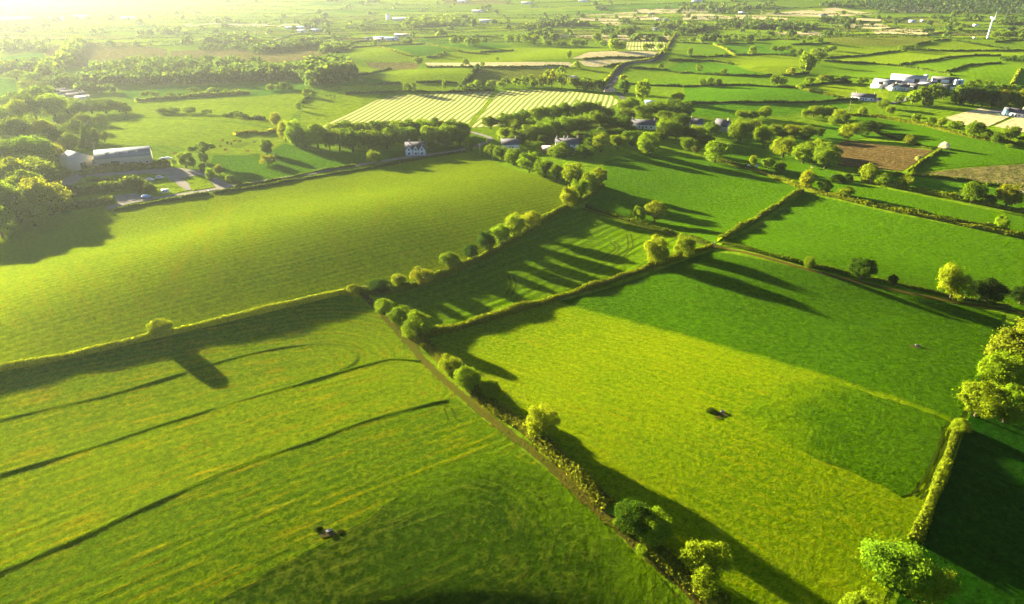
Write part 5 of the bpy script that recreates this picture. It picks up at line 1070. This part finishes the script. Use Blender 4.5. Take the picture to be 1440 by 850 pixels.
blob(1015, 583, .75, MUD, asp=1.6); blob(1010, 588, .5, DIRT, .16); trough(1016, 580, 10, 'metal trough in a muddy hollow of the gold meadow', .42)
trough(1290, 487, -10, 'pale trough high in the wide shaded meadow', .5); blob(1287, 488, .8, MUD, .14, 2)
blob(461, 751, .9, MUD); trough(463, 748, 25, 'trough sunk in a muddy hollow of the cut field', .45)
bush(1000, 579, 18, 4, 'hedged', 'low tussock beside the trough of the gold meadow'); bush(447, 744, 15, 4, 'hedged', 'low tussock beside the sunken trough'); bush(478, 748, 13, 4, 'hedged', 'ragged tussock right of the sunken trough')
GP = plain_mat('pale_stone', (.66, .62, .50), (.56, .52, .42), 1.5, .03)
for px, l in ((1052, 'left pale gatepost by the tiny yellow tree'), (1063, 'right pale gatepost by the tiny yellow tree')):
    p = P(px, 238); o = empty('gatepost', p[:3], .3); tag(o, l, 'gatepost', 'stone gateposts'); part('post', boxv(-.45, .45, -.45, .45, -.3, 2.2), GP, o); V, q = tube((0, 0, 2.2), (0, 0, 2.7), .7, .05, 4); part('cap', (V, q), GP, o)
bush(1056, 239, 10, 7, 'yell', 'small yellow shrub between the pale gateposts')
# field gates
def gate(px, py, rz, label):
    p = P(px, py); o = empty('field_gate', p[:3], R(rz)); tag(o, label, 'gate', 'field gates')
    part('bars', merge([boxv(-1.6, 1.6, -.03, .03, z, z + .09) for z in (.3, .55, .8, 1.05, 1.3)] + [boxv(x - .05, x + .05, -.05, -.03, .25, 1.4) for x in (-1.5, 0, 1.5)]), METAL, o)
    for x in (-1.8, 1.8): part('gate_post', boxv(x - .12, x + .12, -.12, .12, -.3, 1.6), WOOD, o)
gate(297, 272, 15, 'metal gate from the lane into the big left field'); gate(1004, 347, 70, 'metal gate where the footpath meets three hedges'); gate(508, 411, 60, 'metal gate at the head of the dirt track')

# ================================================================== FAR WOODS, HEDGES AND PLAIN (stuff)
def tree_blobs(xy, h, w, nq, cone=False):
    n = len(xy); z0 = H(xy[:, 0], xy[:, 1])
    d = sphere_pts(n * nq); d[:, 2] = np.abs(d[:, 2]) if not cone else d[:, 2]
    hh = np.repeat(h, nq); ww = np.repeat(w, nq); base = np.repeat(np.column_stack([xy, z0]), nq, 0)
    if cone:
        u = 1 - np.sqrt(rng.uniform(0, 1, n * nq)); a = rng.uniform(0, 6.283, n * nq); rad = (1 - u) * .5 * ww
        pos = base + np.stack([np.cos(a) * rad, np.sin(a) * rad, u * hh], -1); nr = np.stack([np.cos(a), np.sin(a), np.full(n * nq, .5)], -1)
    else:
        lob = np.repeat(rng.normal(0, .12, (n * nq // 6 + 1, 3)), 6, 0)[:n * nq]
        q = d * rng.uniform(.75, 1.0, (n * nq, 1)) + lob
        pos = base + np.stack([q[:, 0] * ww * .5, q[:, 1] * ww * .5, np.maximum(q[:, 2] * .8 + .2, .03) * hh], -1); nr = d
    return leaf_quads(pos, nr, ww * (2.2 / math.sqrt(nq)), .4)
def wood(pts_lo, pts_hi, sp, h, label_name='wood', nq=60, c='farw', cone=False, wk=1.25):
    """trees scattered in the quad strip between two photo polylines (lower and upper ground edges)"""
    lo = np.array(W(pts_lo)); hi = np.array(W(pts_hi)); poly = np.vstack([lo, hi[::-1]])
    mn, mx = poly.min(0), poly.max(0); gx, gy = np.meshgrid(np.arange(mn[0], mx[0] + sp, sp), np.arange(mn[1], mx[1] + sp, sp))
    g = np.stack([gx.ravel(), gy.ravel()], -1) + rng.normal(0, sp * .28, (gx.size, 2)); g = g[inside(poly, g)]
    if not len(g): return
    hh = h * rng.uniform(.65, 1.2, len(g)); V, q = tree_blobs(g, hh, hh * (.45 if cone else wk) * rng.uniform(.8, 1.2, len(g)), nq, cone)
    o = stuff(mesh_np(label_name, V, q, None, [LEAF])); o.color = tinted(c, .05)
wood([(258, 119), (345, 116), (440, 113)], [(270, 110), (345, 105), (440, 99)], 8, 11, nq=110)
wood([(436, 124), (460, 121), (480, 117), (492, 108)], [(434, 102), (455, 98), (478, 98), (490, 100)], 9, 15, nq=110)
wood([(72, 125), (130, 121), (200, 121), (256, 119)], [(80, 113), (140, 112), (200, 114), (256, 114)], 9, 9, nq=90)
wood([(110, 132), (165, 131)], [(112, 128), (166, 128)], 7, 7, nq=60)
wood([(120, 108), (200, 108), (280, 104), (360, 101), (375, 95)], [(130, 95), (210, 90), (290, 87), (350, 90), (370, 92)], 14, 9, nq=70)
wood([(70, 118), (85, 106), (100, 92), (112, 72), (120, 62)], [(56, 112), (74, 98), (88, 84), (100, 66), (112, 60)], 12, 12, nq=80, c='wood')
wood([(0, 104), (40, 102), (70, 108)], [(0, 92), (40, 90), (70, 96)], 12, 9, nq=70)
wood([(356, 76), (400, 73), (450, 68), (455, 62)], [(352, 70), (395, 65), (440, 62), (452, 60)], 11, 10, nq=80)
wood([(448, 76), (490, 74), (490, 70)], [(450, 71), (470, 69), (488, 68)], 9, 8, nq=70)
wood([(290, 63), (350, 62), (350, 54)], [(292, 57), (330, 54), (350, 52)], 12, 9, nq=70)
wood([(280, 72), (350, 71)], [(280, 66), (348, 65)], 13, 6, nq=60)
wood([(0, 76), (40, 72), (70, 76)], [(0, 64), (30, 62), (60, 66)], 15, 9, nq=60)
wood([(1012, 38), (1050, 42), (1090, 42), (1130, 42), (1150, 42)], [(1010, 33), (1050, 33), (1090, 34), (1130, 38), (1148, 40)], 11, 10, nq=90)
wood([(960, 47), (985, 46), (990, 40)], [(960, 38), (972, 35), (985, 36)], 10, 9, nq=80)
wood([(1152, 32), (1180, 33), (1200, 32)], [(1155, 28), (1176, 27), (1200, 29)], 12, 8, nq=60)
wood([(756, 39), (790, 38), (820, 36)], [(760, 31), (788, 30), (812, 33)], 12, 10, nq=80)
wood([(845, 47), (862, 46), (872, 45)], [(846, 42), (860, 40), (872, 42)], 9, 7, nq=70, c='dark'); wood([(884, 44), (895, 41)], [(884, 41), (894, 38)], 8, 6, nq=60)
wood([(930, 41), (955, 41)], [(932, 35), (956, 34)], 9, 8, nq=70); wood([(568, 40), (600, 38), (640, 37), (640, 30)], [(568, 31), (600, 28), (620, 26), (638, 27)], 14, 10, nq=70, c='wood')
wood([(955, 16), (1040, 17), (1100, 12)], [(955, 7), (1040, 8), (1095, 8)], 24, 10, nq=40)
wood([(1155, 9), (1200, 13), (1200, 6)], [(1155, 6), (1180, 4), (1198, 4)], 18, 9, nq=40)
wood([(1236, 18.5), (1300, 18.2), (1380, 20), (1440, 22), (1520, 24)], [(1190, 1), (1290, -2), (1380, -3), (1460, -3), (1540, -2)], 17, 15, 'forest', nq=16, c='conif', cone=True)
wood([(1402, 36), (1440, 36), (1500, 36)], [(1402, 33), (1440, 31), (1500, 31)], 10, 7, nq=60)
wood([(1408, 87), (1440, 87), (1480, 86)], [(1410, 83), (1440, 82), (1480, 82)], 7, 4, nq=60, c='dark')
# the plain beyond: a patchwork of small fields, hedges and trees
def plain():
    mats = [G[k] for k in ('far', 'far2', 'cool', 'olive', 'tan', 'moor')]; wts = [.36, .27, .13, .12, .07, .05]
    Vs, Qs, Ms, row, al = [], [], [], [], []; hed = []; nv = 0; y = 1130.0; c, s = math.cos(.10), math.sin(.10)
    wob = lambda x, y: (x + 30 * math.sin(y / 310 + x / 700), y + 26 * math.sin(x / 260 + .7) + 18 * math.sin(x / 97 + y / 200))
    while y < 5600:
        dy = y * .055 * random.uniform(.75, 1.3); x = -1.05 * y - 100; xe = 1.05 * y + 100
        while x < xe:
            dx = y * .12 * random.uniform(.5, 1.5); m = random.choices(range(6), wts)[0]; n = 6; ra = random.uniform(-.5, .5)
            if (y < 1600 and abs(x / y) < .3 and False): pass
            gr = [wob(x + dx * i / n, y + dy * j / n) for j in range(n + 1) for i in range(n + 1)]; gr = np.array(gr); gr = np.stack([gr[:, 0] * c - gr[:, 1] * s * .3, gr[:, 0] * s * .3 + gr[:, 1] * c], -1)
            Vs.append(np.column_stack([gr, H(gr[:, 0], gr[:, 1]) + .06])); row.append(gr[:, 1] + gr[:, 0] * ra); al.append(gr[:, 0])
            k = np.array([[j * (n + 1) + i, j * (n + 1) + i + 1, (j + 1) * (n + 1) + i + 1, (j + 1) * (n + 1) + i] for j in range(n) for i in range(n)]); Qs.append(k + nv); Ms += [m] * len(k); nv += len(gr)
            hed.append(gr[:n + 1]);
            if random.random() < .7: hed.append(gr[::n + 1])
            x += dx
        y += dy
    V = np.vstack(Vs); V[:, 2] = H(V[:, 0], V[:, 1]) + .05
    struct(mesh_np('land', V, np.vstack(Qs), None, mats, True, attrs={'row': np.concatenate(row), 'along': np.concatenate(al)}, midx=Ms))
    geo, txy = [], []
    for p in hed:
        d = np.hypot(*p.mean(0)); u = abs(p[:, 0].mean() / p[:, 1].mean())
        if d > 5200 or u > .95: continue
        if random.random() < .85: geo.append(hedge_geo(resample(p, 12)[0], 2.4, 2.0, max(1.2, d / 1000), 1.3, False, .4))
        k = np.random.default_rng(len(geo)).poisson(.7 if random.random() < .8 else 7)
        if k: txy.append(p[rng.integers(0, len(p), k)] + rng.normal(0, 9, (k, 2)))
    V, q = merge(geo); o = stuff(mesh_np('distant_hedgerows', V, q, None, [LEAF])); o.color = (*C['farh'], 1)
    txy = np.vstack(txy); hh = rng.uniform(5, 12, len(txy)); V, q = tree_blobs(txy, hh, hh * rng.uniform(.9, 1.6, len(txy)), 40); o = stuff(mesh_np('distant_woodland', V, q, None, [LEAF])); o.color = (*C['farw'], 1)
plain()

# ================================================================== LIGHT, AIR, CAMERA
EL, AZ = R(9.8), R(-47)
sv = Vector((math.sin(AZ) * math.cos(EL), math.cos(AZ) * math.cos(EL), math.sin(EL)))
sun = bpy.data.lights.new('sun', 'SUN'); sun.energy = 5.0; sun.angle = R(.5); sun.color = (1.0, .86, .58)
so = bpy.data.objects.new('sun', sun); COL.objects.link(so); so.rotation_euler = sv.to_track_quat('Z', 'Y').to_euler()
w = bpy.data.worlds.new('World'); sc.world = w; w.cycles.sampling_method = 'NONE'; w.use_nodes = True; nt = w.node_tree; nt.nodes.clear()
sk = N(nt, 'ShaderNodeTexSky'); sk.sky_type = 'NISHITA'; sk.sun_disc = False; sk.sun_elevation = EL; sk.sun_rotation = AZ; sk.air_density = .2; sk.dust_density = .25
bg = N(nt, 'ShaderNodeBackground'); bg.inputs['Strength'].default_value = .05; nt.links.new(sk.outputs[0], bg.inputs[0])
ow = N(nt, 'ShaderNodeOutputWorld'); nt.links.new(bg.outputs[0], ow.inputs[0])
# air
V, q = boxv(-7300, 7300, -7300, 7300, -4, 165)
hz, nt = new_mat('haze_air'); pv = N(nt, 'ShaderNodeVolumePrincipled'); pv.inputs['Color'].default_value = (.90, 1.0, .97, 1); pv.inputs['Density'].default_value = 2.2e-5; pv.inputs['Anisotropy'].default_value = .55
mo = N(nt, 'ShaderNodeOutputMaterial'); nt.links.new(pv.outputs[0], mo.inputs['Volume'])
stuff(mesh_np('haze', V, q, None, [hz]))
cam = bpy.data.cameras.new('camera'); co = bpy.data.objects.new('camera', cam); COL.objects.link(co)
co.location = (0, 0, CAMZ); co.rotation_euler = (R(90) - PITCH, 0, 0); cam.sensor_fit = 'HORIZONTAL'; cam.angle = 2 * math.atan(720 / F); cam.clip_start = 1; cam.clip_end = 20000
sc.camera = co
sc.view_settings.view_transform = 'Standard'; sc.view_settings.look = 'None'; sc.view_settings.gamma = 1; sc.view_settings.exposure = 3.7
cy = sc.cycles
cy.use_denoising = True; cy.denoising_prefilter = 'NONE'; cy.max_bounces = 5; cy.diffuse_bounces = 3; cy.transmission_bounces = 3; cy.glossy_bounces = 2; cy.volume_bounces = 0; cy.transparent_max_bounces = 4
